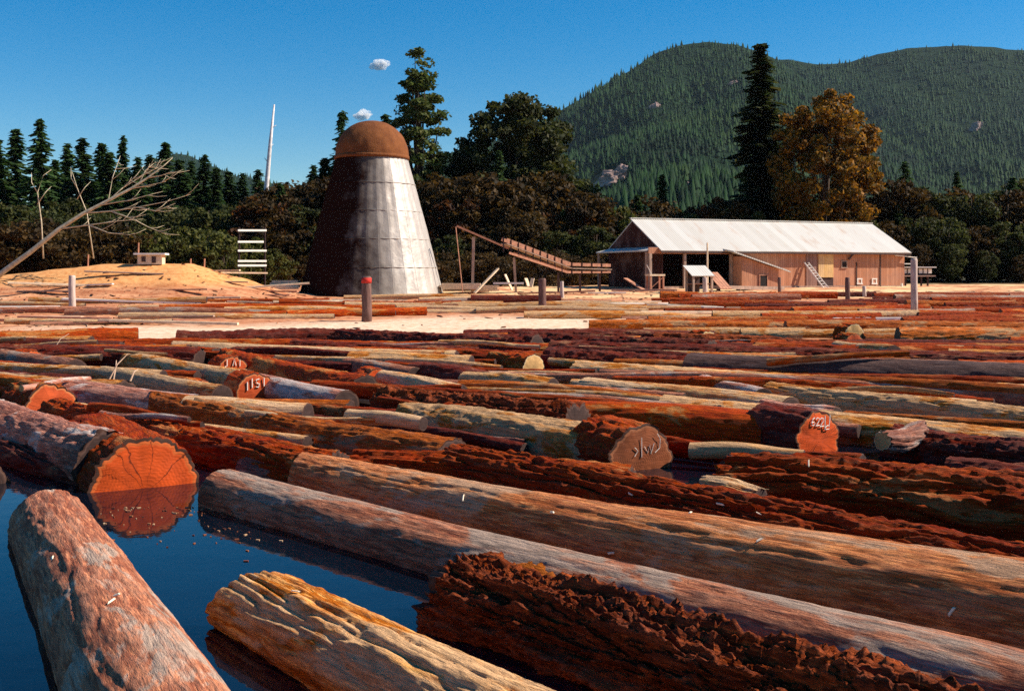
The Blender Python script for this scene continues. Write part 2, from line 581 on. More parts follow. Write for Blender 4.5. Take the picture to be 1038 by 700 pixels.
edge_log((520, 335), (720, 344), .62, .60, 'bark_dark', 'cut_dark', 'thick almost black log along the far edge by the pale mud', z0=.1, nt=60, nx=200, **R)
edge_log((556, 352), (740, 362), .55, .5, 'bark_dark', 'cut_dark', 'black brown log in front of the almost black far edge log', z0=.12, nt=60, nx=180, **R)
edge_log((228, 353), (368, 380), .44, .42, 'bark_red', 'cut_red', 'red brown log with orange end lying left of the middle', z0=.14, lk=(-1.2, 0), **MD)
edge_log((248, 377), (352, 395), .36, .34, 'bark_silver', 'cut_red', 'blue grey smooth log between two orange cut ends', z0=.12, **SM)
edge_log((132, 357), (250, 374), .36, .36, 'wood_tan', 'cut_tan', 'yellow tan peeled log with chalk marked end', z0=.14, **SM)
edge_log((104, 371), (226, 389), .32, .30, 'wood_pale', 'cut_brown', 'pale stripped log with dark brown stub at its end', z0=.14, **SM)
edge_log((190, 401), (312, 407), .26, .24, 'wood_pale', 'cut_tan', 'narrow whitish log below the red chalk marked end', z0=.3, **SM)
edge_log((355, 356), (478, 359), .34, .34, 'wood_tan', 'cut_tan', 'tan log lying level left of the pale cut faces', z0=.16, **MD)
edge_log((352, 362), (421, 371), .32, .30, 'bark_grey', 'cut_brown', 'grey log with square end beside the dark red stub', z0=.16, **SM)
edge_log((420, 366), (492, 374), .42, .40, 'bark_dark', 'cut_dark', 'short dark red log stub behind the whitish plank like log', z0=.12, **MD)
edge_log((388, 374), (466, 388), .30, .28, 'wood_pale', 'cut_tan', 'whitish straight log with clean cut end in mid pond', z0=.24, **SM)
edge_log((472, 375), (560, 382), .30, .30, 'wood_tan', 'cut_tan', 'tan log just in front of the pale cut faces', z0=.2, **MD)
edge_log((352, 413), (430, 421), .14, .12, 'wood_pale', 'cut_dark', 'thin bleached pole resting on the brown logs', z0=.5, **SM)
edge_log((20, 389), (92, 381), .07, .05, 'bark_silver', 'cut_tan', 'thin crooked grey pole above the red cut face', z0=.6, **SM)
edge_log((0, 335), (140, 332), .46, .50, 'bark_red', 'cut_dark', 'reddish log with black end at the edge of the pale mud', z0=.16, **MD)
edge_log((180, 334), (350, 333), .55, .55, 'bark_dark', 'cut_dark', 'lumpy dark log in front of the white mud strip', z0=.12, rough=.08, plates=.14, lobes=.16)
edge_log((0, 353), (78, 364), .40, .38, 'bark_grey', 'cut_brown', 'greyish log below the reddish log at far left shore', z0=.14, **SM)
edge_log((850, 345), (905, 350), .35, .35, 'wood_pale', 'cut_tan', 'stubby pale log lying above the charcoal grey log', z0=.3, **SM)


# ---- short logs that show their cut faces
def bolt(px, py, r, bark, cut, label, L=1.8, z=.0, yaw=0.0, pitch=0, nt=64, **k):
    c = G(px, py, z)
    view = math.atan2(c.y, c.x)
    h = view + yaw
    mid = c + Vector((math.cos(h), math.sin(h), 0)) * L / 2
    kk = dict(rough=.05, plates=.09, lobes=.05, ft=6)
    kk.update(k)
    data = log_data(L, r, r * 1.02, 60, nt, int(px) + 5, bark=bark, cut=cut, bend=0, **kk)
    return put_log(data, mid, h, pitch, 0, label, 'logs with cut faces towards the water', L, r)


big = bolt(147, 499, .80, 'bark_rough', 'cut_orange', 'huge log floating with bright orange cut face mirrored in water', 3.2, -.07, .25, nt=120, lobes=.03, plates=.05)
num = bolt(829, 446, .50, 'bark_dark', 'cut_orange', 'orange cut face of short log with a chalked number', 1.3, .22, .78, nt=90, lobes=.05)
scr = bolt(650, 468, .60, 'bark_rough', 'cut_brown', 'dull brown cut face with chalk scribbles beside a dark gap', 1.2, .12, .6, nt=90)
bolt(52, 416, .60, 'bark_red', 'cut_red', 'red cut face with white chip near the silvery grey log', 1.5, .05, .35)
c1 = bolt(259, 399, .52, 'bark_rough', 'cut_red', 'red cut face with chalk strokes above the narrow whitish log', 1.0, .1, .35)
bolt(205, 400, .36, 'bark_red', 'cut_red', 'small red cut face left of the chalk marked one', 1.0, .05, .35)
c2 = bolt(236, 378, .50, 'bark_red', 'cut_red', 'orange red cut face with short chalk marks beside the yellow tan log', .9, .1, .35)
bolt(383, 391, .46, 'bark_rough', 'cut_orange', 'orange cut face between whitish log and shaggy log', .9, .1, .35)
bolt(541, 373, .42, 'bark_red', 'cut_tan', 'pale tan cut face with dark split in mid pond', 1.2, .14, .6)
bolt(517, 367, .30, 'bark_red', 'cut_tan', 'smaller pale cut face touching the split pale one', 1.0, .14, .6)
bolt(866, 340, .55, 'bark_red', 'cut_tan', 'oval pale cut face on the far right shore', .9, .2, .6)
bolt(718, 347, .50, 'bark_red', 'cut_tan', 'whitish cut face right of the almost black log', .9, .2, .6)
bolt(32, 370, .5, 'bark_red', 'cut_orange', 'orange cut face low at far left in front of grey log', .9, .05, .35)
bolt(866, 350, .5, 'bark_red', 'cut_red', 'reddish cut face under the stubby pale log', .9, .05, .6)


def chalk(parent, L, strokes, w=.02, x=None, name='chalk_number', jit=0):
    """Handwritten chalk strokes on the end of a log; coordinates in metres seen from the front."""
    m = MB()
    for st in strokes:
        m.tube([(-L / 2 - .042 if x is None else x, -u, v) for u, v in st], w / 2, 6)
    return m.build(name, M['chalk'], parent)


M['chalk'] = mk_plain('chalk', (.82, .74, .62), .1, 20, bump=0)


def glyph(pts, ox, oy, s, sl=.0):
    return [(ox + (a + sl * b) * s, oy + b * s) for a, b in pts]


six = [(.6, 1), (.25, .8), (.05, .4), (.12, .05), (.45, 0), (.62, .25), (.45, .48), (.1, .35)]
two = [(.05, .8), (.3, 1), (.58, .85), (.5, .55), (.2, .2), (.02, 0), (.62, .05)]
one = [(.25, 1.1), (.22, -.35)]
dee = [(.75, 1.3), (.62, .1), (.6, -.35), (.1, -.38), (.05, -.1), (.35, .08), (.62, .0)]
s_ = .13
chalk(num, 1.3, [glyph(six, -.19, .26, s_), glyph(two, -.09, .25, s_ * 1.05), glyph(two, 0, .23, s_ * 1.15), glyph(one, .085, .23, s_ * 1.2), glyph(dee, .13, .23, s_ * 1.1)], .017)
bar_ = [(0, 1), (0, 0)]
chalk(scr, 1.2, [glyph(bar_, -.02, .08, .3), glyph([(0, .6), (.3, .1), (.5, .7), (.6, 0), (.9, .8)], .03, .12, .2),
                 glyph([(0, 1), (.25, .6), (.2, 0), (-.2, -.3)], .27, .2, .22), glyph([(0, .7), (.3, .4), (0, 0)], -.15, .1, .2)], .011, name='chalk_marks')
chalk(c1, 1.0, [glyph(bar_, -.22, .1, .2), glyph(bar_, -.1, .16, .22), glyph([(.4, 1), (0, .9), (.1, .5), (.4, .4), (.3, 0), (0, .05)], .0, .16, .2), glyph(bar_, .2, .18, .2)], .03, name='chalk_marks')
chalk(c2, .9, [glyph([(.3, 1), (.3, .1), (0, 0)], -.25, .2, .2), glyph([(0, 0), (.25, 1), (.5, 0)], -.02, .22, .2), glyph(bar_, .2, .2, .18)], .03, name='chalk_marks')

# ---- the rest of the raft
KINDS = [
    ('bark_rough', 'cut_dark', dict(rough=.07, plates=.13, lobes=.07), 'red brown rough log packed among the others in the raft'),
    ('bark_dark', 'cut_dark', dict(rough=.07, plates=.13, lobes=.07), 'dark brown rough log packed among the others in the raft'),
    ('bark_red', 'cut_weathered', dict(rough=.05, plates=.08, lobes=.06), 'orange red log packed among the others in the raft'),
    ('wood_tan', 'cut_weathered', dict(rough=.04, plates=.06, lobes=.06), 'tan half peeled log packed among the others in the raft'),
    ('bark_brown', 'cut_weathered', dict(rough=.05, plates=.09, lobes=.06), 'mid brown log packed among the others in the raft'),
    ('bark_grey', 'cut_dark', dict(rough=.03, plates=.05, lobes=.05), 'greyish smooth log packed among the others in the raft'),
    ('bark_torn', 'cut_dark', dict(rough=.1, plates=.12, lobes=.1, torn=.16), 'shaggy torn bark log packed among the others in the raft'),
    ('wood_pale', 'cut_weathered', dict(rough=.03, plates=.04, lobes=.06), 'bleached pale log packed among the others in the raft'),
]
PROTO = []
for i, (bk, ct, kk, lab) in enumerate(KINDS):
    for j, (L, r) in enumerate(((17.0, .42), (10.5, .36))):
        PROTO.append((i, L, r, log_data(L, r * .95, r * 1.05, 230, 60, 300 + i * 7 + j, bark=bk, cut=ct, bend=.08, ragged=.35, **kk)))


def seg_dist(p, q):
    """Rough plan distance between two segments (sampled)."""
    t = np.linspace(0, 1, 9)[:, None]
    a = np.array(p[:2]) + (np.array(p[2:4]) - np.array(p[:2])) * t
    b0, b1 = np.array(q[:2]), np.array(q[2:4])
    d = b1 - b0
    u = np.clip(((a - b0) @ d) / (d @ d + 1e-9), 0, 1)
    return np.sqrt((((b0 + u[:, None] * d) - a) ** 2).sum(1)).min()


OPEN = [(-6.2, 7, 1.2, 16.0)]      # open water near the camera


def fits(x, y, h, L, r, tight):
    dx, dy = math.cos(h) * L / 2, math.sin(h) * L / 2
    s = (x - dx, y - dy, x + dx, y + dy)
    for x0, y0, x1, y1 in OPEN:
        for t in (0, .25, .5, .75, 1):
            px, py = s[0] + (s[2] - s[0]) * t, s[1] + (s[3] - s[1]) * t
            if x0 < px < x1 and y0 < py < y1 and py < 16 - .9 * (px + 3.2):
                return False
    if max(s[1], s[3]) > 49.5 or min(s[1], s[3]) < (14 if x < 6 else 8):
        return False
    for q in LOGS:
        if abs((q[0] + q[2]) / 2 - x) + abs((q[1] + q[3]) / 2 - y) > 26:
            continue
        if seg_dist(s, q) < (q[4] + r) * (tight if y > 27 or tight < .7 else 1.0):
            return False
    return True


# the strip of raft in front of each cut face that shows stays clear
CLEAR = len(LOGS)
for px, py, len_ in ((829, 446, 5.5), (650, 464, 4), (259, 399, 6), (236, 378, 7), (52, 416, 5), (383, 391, 4), (538, 372, 6), (519, 366, 5), (910, 434, 5), (205, 400, 4), (866, 340, 8)):
    c = G(px, py, .1)
    e = c * (1 - len_ / c.length)
    LOGS.append((c.x, c.y, e.x, e.y, .42))
WEIGHT = [5, 3.2, 3.4, 2.6, 2.6, 1.5, 1.4, 1.2]
placed = 0
tries = 0
while placed < 150 and tries < 9000:
    tries += 1
    y = 17 + 33 * rng.random() ** 1.1
    half = .47 * y + 5
    x = rng.uniform(-half, half)
    if rng.random() < .07:
        y, x = rng.uniform(11, 22), rng.uniform(8, 17)
        if abs(x) < .47 * y + 1.5 and y < 17:
            continue
    wts = np.array(WEIGHT, float)
    if y > 38 and x > -12:
        wts[1] *= 2.2; wts[3] *= .5; wts[7] *= .3
    k = rng.choice(len(KINDS), p=wts / wts.sum())
    big_ = 0 if (tries < 4500 and rng.random() < .7) else 1
    i, L, r, data = PROTO[k * 2 + big_]
    sc = rng.uniform(.82, 1.2)
    ang = -math.radians(np.interp(y, [15, 22, 33, 42, 50], [44, 38, 27, 15, 4]) + rng.normal(0, 3.2))
    if rng.random() < .5:
        ang += PI
    if not fits(x, y, ang, L * sc, r * sc, .84 if tries < 6000 else .70):
        continue
    placed += 1
    put_log(data, (x, y, rng.uniform(-.14, .20) * sc), ang, rng.normal(0, .008), rng.uniform(0, 6.28), KINDS[i][3], 'logs packed in the pond', L, r, sc)
# thinner logs lie in the gaps and half on their neighbours
THIN = [(i, log_data(11.0, .21, .17, 170, 30, 700 + i, bark=KINDS[i][0], cut='cut_dark', rcut='cut_dark', bend=.16, ragged=.4, **KINDS[i][2])) for i in (0, 1, 3, 4, 5, 7)]
thin, tries = 0, 0
while thin < 62 and tries < 5000:
    tries += 1
    y = 16.5 + 22 * rng.random() ** 1.2
    x = rng.uniform(-.48, .48) * y
    ang = -math.radians(np.interp(y, [15, 22, 33, 42, 50], [44, 38, 27, 15, 4]) + rng.normal(0, 4))
    sc = rng.uniform(.6, 1.15)
    if y < 19.5 and x < 1 or not fits(x, y, ang, 11 * sc, .19 * sc, .45 if y > 24 else .62):
        continue
    i, data = THIN[int(rng.choice(6, p=[.28, .12, .2, .22, .08, .10]))]
    thin += 1
    put_log(data, (x, y, rng.uniform(.12, .34)), ang, rng.normal(0, .01), rng.uniform(0, 6.28), 'thin ' + KINDS[i][3].split(' log')[0] + ' log squeezed between thicker logs of the raft', 'thin logs packed in the pond', 11, .19, sc)


# ------------------------------------------------------------------ ground, water, mountains, sky
def gz(x, y):
    x, y = np.asarray(x, float), np.asarray(y, float)
    yy = y + 1.3 * pn(x * .09, y * .02, 1.5, 3) + .5 * pn(x * .35, y * .1, 1.5, 4)
    b = np.interp(yy, [0, 46, 50, 53, 61, 75, 93, 105, 130, 220, 9000], [-2.5, -2.5, -.6, .04, .42, .85, 1.45, 1.75, 2.0, 3, 3])
    m = np.interp(x, [-80, -55, -40, -36, -31, -24.6, -20.5, -17.5, -15], [.6, .9, 1.6, 2.0, 2.55, 2.6, 1.4, .45, 0])
    b = b + m * np.exp(-((y - 86.5 - .6 * pn(x * .2, 0, 3, 8)) / 4.6) ** 2)
    on = np.clip((yy - 52) / 10, 0, 1)
    b = b + on * (.10 * fbm(x * .5, y * .5, 0, 12, 4) + .05 * pn(x * 2.1, y * 2.1, 0, 15)) * np.clip((300 - y) / 150, 0, 1)
    return b


def gz1(x, y):
    return float(gz(np.array([x]), np.array([y]))[0])


xs = np.concatenate([np.linspace(-6000, -120, 24), np.linspace(-112, -62, 16), np.arange(-58, 58, .4), np.linspace(62, 112, 16), np.linspace(120, 6000, 24)])
ys = np.concatenate([np.linspace(-200, 42, 12), np.arange(44, 112, .35), np.linspace(113, 200, 40), np.linspace(215, 7000, 24)])
X, Y = np.meshgrid(xs, ys)
Z = gz(X, Y)
idx = np.arange(X.size).reshape(X.shape)
q = np.stack([idx[:-1, :-1], idx[:-1, 1:], idx[1:, 1:], idx[1:, :-1]], -1).reshape(-1, 4)
t = NT('bank_earth')
v = t.coord((1, 1, 1))
vst = t.coord((.25, 1.6, 1))
n1, n2, n3 = t.noise(v, .22, 5, .6), t.noise(vst, .9, 7, .65), t.noise(v, 2.6, 5, .65)
geo = t.n('ShaderNodeNewGeometry')
sep = t.n('ShaderNodeSeparateXYZ')
t.l(geo.outputs['Position'], sep.inputs[0])
c = t.mix(t.fac(n2, .36, .62), (.38, .12, .05), (.62, .31, .16))
c = t.mix(t.fac(n3, .52, .68), c, (.27, .075, .03))
# drier pale silt by the water, not on the log covered right hand shore
zj = t.math('ADD', sep.outputs[2], t.math('MULTIPLY', t.math('SUBTRACT', n2, .5), .35))
xj = t.math('ADD', sep.outputs[0], t.math('MULTIPLY', n1, 8))
shore = t.math('MULTIPLY', t.fac(t.math('ADD', zj, t.math('MULTIPLY', t.fac(sep.outputs[0], -3, -14), .22)), .62, .48), t.math('MULTIPLY', t.fac(xj, 13, 10), t.fac(xj, -22, -17)))
c = t.mix(shore, c, t.mix(t.fac(n3, .4, .65), (.74, .57, .41), (.58, .36, .22)))
# sawdust on the mound and round the buildings
saw = t.math('MULTIPLY', t.fac(zj, 1.9, 2.5), t.fac(xj, -8, -12))
c = t.mix(saw, c, t.mix(t.fac(n3, .4, .7), (.70, .36, .14), (.55, .20, .06)))
yard = t.math('MULTIPLY', t.fac(sep.outputs[1], 84, 88), t.fac(n1, .42, .55))
yard = t.math('MULTIPLY', yard, t.fac(sep.outputs[0], -14, -10))
c = t.mix(yard, c, (.74, .50, .26))
far = t.fac(sep.outputs[1], 118, 128)
c = t.mix(far, c, (.045, .04, .018))
t.bump(t.math('ADD', n3, n2), .8, .06)
M['earth'] = t.done(c, .95, .1)
g = link('ground', mesh_from('ground', np.stack([X, Y, Z], -1).reshape(-1, 3), q, M['earth'], True))
tag(g, kind='structure')

t = NT('pond_water')
v = t.coord((1, 1, 1))
t.bump(t.noise(v, 1.6, 4, .55), .12, .03)
M['water'] = t.done((.001, .004, .010), .02, .5)
t.b.inputs['IOR'].default_value = 1.333
w = link('water', mesh_from('water', [(-400, -150, 0), (400, -150, 0), (400, 60, 0), (-400, 60, 0)], [(0, 1, 2, 3)], M['water']))
tag(w, kind='structure')


# mountains as height fields over (direction, distance)
def mountain(name, prof, D0, Dr, Dend, seed, mat, expo=1.25, gully=.32, p0=-200, p1=1300, nstep=300, nd=150):
    pxs = np.linspace(p0, p1, nstep)
    Ds = np.concatenate([np.linspace(D0, Dr, nd), np.linspace(Dr, Dend, 20)[1:]])
    PX, D = np.meshgrid(pxs, Ds)
    ridge = np.interp(PX, [a for a, b in prof], [b for a, b in prof])
    H = (HZ - ridge) * Dr / F
    k = np.clip((D - D0) / (Dr - D0), 0, 1)
    XX = (PX - CX) * D / F
    warp = .5 * pn(XX / 900, D / 900, 2, seed)
    gl = 1 - np.abs(pn(XX / 330 + warp, D / 900, 0, seed + 1)) * 2
    up = H * (k ** expo)
    up = up * (1 - gully * (1 - k) * 2.2 * np.clip(gl, 0, 1)) + (1 - k) * k * 4 * (gully * 300) * fbm(XX / 420, D / 420, 0, seed + 2, 4) * .35
    down = np.clip((D - Dr) / (Dend - Dr), 0, 1)
    Zm = 2 + up * (1 - .7 * down) + fbm(XX / 90, D / 90, 0, seed + 5, 3) * 5 * np.clip(k * 4, 0, 1)
    idx = np.arange(PX.size).reshape(PX.shape)
    q = np.stack([idx[:-1, :-1], idx[:-1, 1:], idx[1:, 1:], idx[1:, :-1]], -1).reshape(-1, 4)
    o = link(name, mesh_from(name, np.stack([XX, D, Zm], -1).reshape(-1, 3), q, mat, True))
    tag(o, kind='structure')
    return PX, D, Zm


t = NT('hill_forest_floor')
v = t.coord((1, 1, 1))
n = t.noise(v, .01, 8, .65)
M['hill'] = t.done(t.ramp(n, [(.3, (.004, .012, .006)), (.6, (.008, .020, .008)), (.8, (.02, .028, .012))]), .95, .05)
M['rock'] = mk_plain('pale_rock', (.34, .23, .20), .5, .06, .9, bd=4)
profA = [(-300, 262), (330, 240), (400, 182), (440, 164), (480, 152), (540, 128), (580, 106), (610, 88), (640, 70), (665, 54), (690, 45), (715, 43), (745, 45),
         (770, 52), (790, 62), (820, 84), (860, 112), (920, 150), (1000, 190), (1300, 240)]
profB = [(-300, 268), (640, 262), (700, 170), (745, 90), (775, 62), (800, 60), (830, 65), (860, 63), (890, 55), (920, 49), (960, 46), (1000, 47), (1050, 52), (1120, 70), (1300, 120)]
profC = [(-300, 260), (40, 240), (110, 205), (140, 172), (160, 160), (178, 156), (192, 158), (210, 166), (240, 178), (270, 183), (330, 200), (420, 170), (445, 158), (470, 152), (500, 162), (560, 200), (700, 262), (1300, 268)]
mA = mountain('mountain', profA, 420, 2300, 3000, 3, M['hill'])
mB = mountain('mountain', profB, 700, 3000, 3600, 13, M['hill'], expo=1.5)
mC = mountain('hill', profC, 1200, 3300, 3600, 23, M['hill'], p1=1000)

ROCKS = [(620, 186, 24, 15), (700, 189, 17, 8), (742, 86, 6, 5), (660, 110, 8, 6), (988, 132, 8, 9), (905, 158, 9, 5), (640, 204, 10, 8), (603, 170, 10, 6)]


def rock_mask(px, py, seed=2):
    m = np.zeros(px.shape, bool)
    wob = pn(px * .12, py * .12, 0, seed) * .8
    for x, y, a, b in ROCKS:
        m |= (((px - x) + .4 * (py - y)) / a) ** 2 + ((py - y) / b) ** 2 < .75 + wob
    return m


def forest(name, fld, n, seed, h0, h1, mat, label):
    """Thousands of small conifers on a far slope, one mass."""
    r = np.random.default_rng(seed)
    PX, D, Zm = fld
    i = r.integers(0, PX.shape[0] - 22, n * 3)
    j = r.integers(0, PX.shape[1] - 1, n * 3)
    u, w = r.random(n * 3), r.random(n * 3)

    def s(Aq):
        return (Aq[i, j] * (1 - u) * (1 - w) + Aq[i, j + 1] * u * (1 - w) + Aq[i + 1, j] * (1 - u) * w + Aq[i + 1, j + 1] * u * w)
    p, dd, zz = s(PX), s(D), s(Zm)
    py = HZ - (zz - CAMH) * F / dd
    keep = (p > -60) & (p < 1110) & (py < 275) & ~rock_mask(p, py)
    p, dd, zz = p[keep][:n], dd[keep][:n], zz[keep][:n]
    xx = (p - CX) * dd / F
    m = len(xx)
    h = h0 + (h1 * 1.25 - h0) * r.random(m) ** 1.8
    h = h * (1 + .35 * pn(xx / 120, dd / 120, 0, seed))
    wd = h * r.uniform(.16, .24, m)
    ns = 5
    vs, fs = [], []
    a = np.arange(ns) * 2 * PI / ns
    off = 0
    for (zb, zt, k) in ((.12, .62, 1.0), (.42, 1.0, .72)):
        rot = r.random(m) * 6.28
        ring = np.stack([xx[:, None] + wd[:, None] * k * np.cos(a + rot[:, None]) * r.uniform(.75, 1.2, (m, ns)),
                         dd[:, None] + wd[:, None] * k * np.sin(a + rot[:, None]),
                         (zz + h * zb)[:, None] - h[:, None] * .07 * r.random((m, ns))], -1)
        tip = np.stack([xx, dd, zz + h * zt], -1)[:, None]
        blk = np.concatenate([ring, tip], 1)
        base = off + np.arange(m)[:, None] * (ns + 1)
        for q_ in range(ns):
            fs.append(np.stack([base[:, 0] + q_, base[:, 0] + (q_ + 1) % ns, base[:, 0] + ns], -1))
        vs.append(blk.reshape(-1, 3))
        off += m * (ns + 1)
    o = link(name, mesh_from(name, np.concatenate(vs), np.concatenate(fs), mat))
    tag(o, label, 'forest', kind='stuff')
    return o


t = NT('far_conifer')
g_ = t.n('ShaderNodeNewGeometry')
ca = t.ramp(g_.outputs['Random Per Island'], [(0, (.004, .016, .006)), (.5, (.009, .030, .010)), (1, (.016, .044, .012))])
pa_ = t.noise(t.coord((1, 1, 1)), .0055, 6, .6)
ca = t.mix(t.fac(pa_, .50, .68), ca, (.020, .042, .010))
ca = t.mix(t.fac(pa_, .46, .34), ca, (.003, .010, .006))
M['far_conifer'] = t.done(ca, .8, .1)
forest('mountain_forest', mA, 30000, 4, 8, 15, M['far_conifer'], 'green conifer forest covering the nearer rounded mountain')
forest('mountain_forest', mB, 26000, 5, 10, 17, M['far_conifer'], 'dark conifer forest covering the long ridge behind')
forest('mountain_forest', mC, 9000, 6, 10, 17, M['far_conifer'], 'bluish conifer forest on the distant low hill')


def lerp_field(fld, px, py):
    PX, D, Zm = fld
    j = int(np.clip(np.searchsorted(PX[0], px), 0, PX.shape[1] - 1))
    pyc = HZ - (Zm[:, j] - CAMH) * F / D[:, j]
    i = int(np.argmax(pyc < py))
    return Vector((PX[i, j] - CX, 0, 0)) * D[i, j] / F + Vector((0, D[i, j], Zm[i, j]))


def rock_face(px, py, a, b, fld, label):
    c = lerp_field(fld, px, py)
    sx, sz = a * c.y / F, b * c.y / F
    import bmesh
    bm = bmesh.new()
    bmesh.ops.create_icosphere(bm, subdivisions=5, radius=1)
    co = np.array([v.co[:] for v in bm.verts])
    dsp = 1 + .45 * fbm(co[:, 0] * 1.6, co[:, 1] * 1.6, co[:, 2] * 1.6 + px, int(px), 5, .55)
    st = np.round((co[:, 2] * dsp) * 4) / 4
    for v, k, s in zip(bm.verts, dsp, st):
        v.co = Vector((v.co.x * k * sx + .5 * v.co.z * sx, v.co.y * k * sz * .8, (.6 * v.co.z * k + .4 * s) * sz))
    me = bpy.data.meshes.new('rock_face')
    bm.to_mesh(me)
    bm.free()
    me.materials.append(M['rock'])
    o = link('rock_face', me, None, c - Vector((0, 0, sz * .15)))
    tag(o, label, 'cliff')


rock_face(618, 186, 17, 14, mA, 'pinkish bare rock slide low on the nearer mountain')
rock_face(700, 190, 15, 7, mA, 'mauve rock outcrop just above the sawmill roof')
rock_face(742, 86, 4, 3, mA, 'tiny tan rock patch high beside the dark tall conifer')
rock_face(660, 110, 5, 5, mA, 'small tan rock scar on the upper left slope')
rock_face(988, 132, 6, 8, mB, 'pale rock face on the slope at far right')

# clouds, far beyond the mountains
t = NT('cloud_vapour')
t.nt.nodes.remove(t.b)
pv = t.n('ShaderNodeVolumePrincipled')
pv.inputs['Color'].default_value = (1, 1, 1, 1)
pv.inputs['Density'].default_value = .035
t.l(pv.outputs[0], t.out.inputs['Volume'])
M['cloud'] = t.m


def cloud(px, py, wpx, hpx, seed, label):
    import bmesh
    r = np.random.default_rng(seed)
    Dc = 9000.0
    c = P(px, py, Dc)
    bm = bmesh.new()
    for k in range(70):
        u = float(np.clip(r.normal(0, .42), -1, 1))
        rad = hpx * .33 * Dc / F * r.uniform(.25, 1) * (1 - .55 * min(1, abs(u)))
        m = Matrix.Translation((u * wpx * .5 * Dc / F, r.normal(0, 20), (r.normal(.05, .25) * (1 - .6 * abs(u))) * hpx * .5 * Dc / F + .18 * u * wpx * Dc / F * .5)) @ Matrix.Diagonal((1.35, 1, .8, 1))
        bmesh.ops.create_icosphere(bm, subdivisions=4, radius=rad, matrix=m)
    co = np.array([v.co[:] for v in bm.verts])
    d = fbm(co[:, 0] / 22, co[:, 1] / 22, co[:, 2] / 22, seed, 4, .6)
    for v, k in zip(bm.verts, d):
        v.co += v.normal * float(k) * 6
    me = bpy.data.meshes.new('cloud')
    bm.to_mesh(me)
    bm.free()
    me.polygons.foreach_set('use_smooth', np.ones(len(me.polygons), dtype=bool))
    me.materials.append(M['cloud'])
    o = link('cloud', me, None, c)
    tag(o, label, kind='structure')


cloud(385, 66, 17, 16, 3, 'small white cloud beside the tall tree top')
cloud(368, 117, 17, 14, 8, 'small white cloud above the burner dome')

# ------------------------------------------------------------------ trees
def quads(c, ax, ay):
    """Leaf quads from centres and two half axes."""
    v = np.stack([c - ax - ay, c + ax - ay * .6, c + ax + ay * .6, c - ax + ay], 1).reshape(-1, 3)
    return v, np.arange(len(v)).reshape(-1, 4)


def rnd_dirs(n, r):
    d = r.normal(size=(n, 3))
    return d / np.linalg.norm(d, axis=1, keepdims=True)


def conifer_meshes(H, Rm, seed, mat, dens=1.0, droop=.35, sparse=.0, low=.06, bark='bark_trunk', spray=1.0):
    r = np.random.default_rng(seed)
    cs, axs, ays = [], [], []
    z = H * low
    step = .42 / dens
    while z < H * .985:
        t_ = z / H
        Rz = Rm * (1 - t_) ** .78 * (1 + .22 * math.sin(z * 1.3 + seed)) + .12
        nb = int(r.integers(6, 10))
        for k in range(nb):
            if r.random() < sparse:
                continue
            a = r.random() * 6.28
            L = Rz * r.uniform(.6, 1.15)
            ns = max(2, int(L / .36 * dens))
            for j in range(ns):
                s = (j + r.random() * .6 + .3) / ns
                rad = L * s
                zz = z - droop * rad * (.5 + .5 * s) + r.normal(0, .20) + .12 * rad
                for q_ in range(3):
                    side = r.uniform(-.6, .6)
                    dirv = np.array([math.cos(a + side), math.sin(a + side), -droop * r.uniform(.4, 1.4)])
                    perp = np.array([-math.sin(a + side), math.cos(a + side), r.normal(0, .5)])
                    sz = (.22 + .20 * r.random()) * spray * (1.15 - .4 * t_)
                    cs.append((rad * math.cos(a) + r.normal(0, .12), rad * math.sin(a) + r.normal(0, .12), zz))
                    axs.append(dirv * sz * 1.5)
                    ays.append(perp * sz * .62)
        z += step * r.uniform(.7, 1.3)
    v, f = quads(np.array(cs), np.array(axs), np.array(ays))
    crown = mesh_from('crown', v, f, mat)
    m = MB()
    m.tube([(0, 0, -.5), (0.05, 0, H * .4), (0, .05, H * .97)], [H * .016, H * .010, .03], 8)
    trunk = mesh_from('trunk', m.v, m.f, M[bark], True)
    return trunk, crown


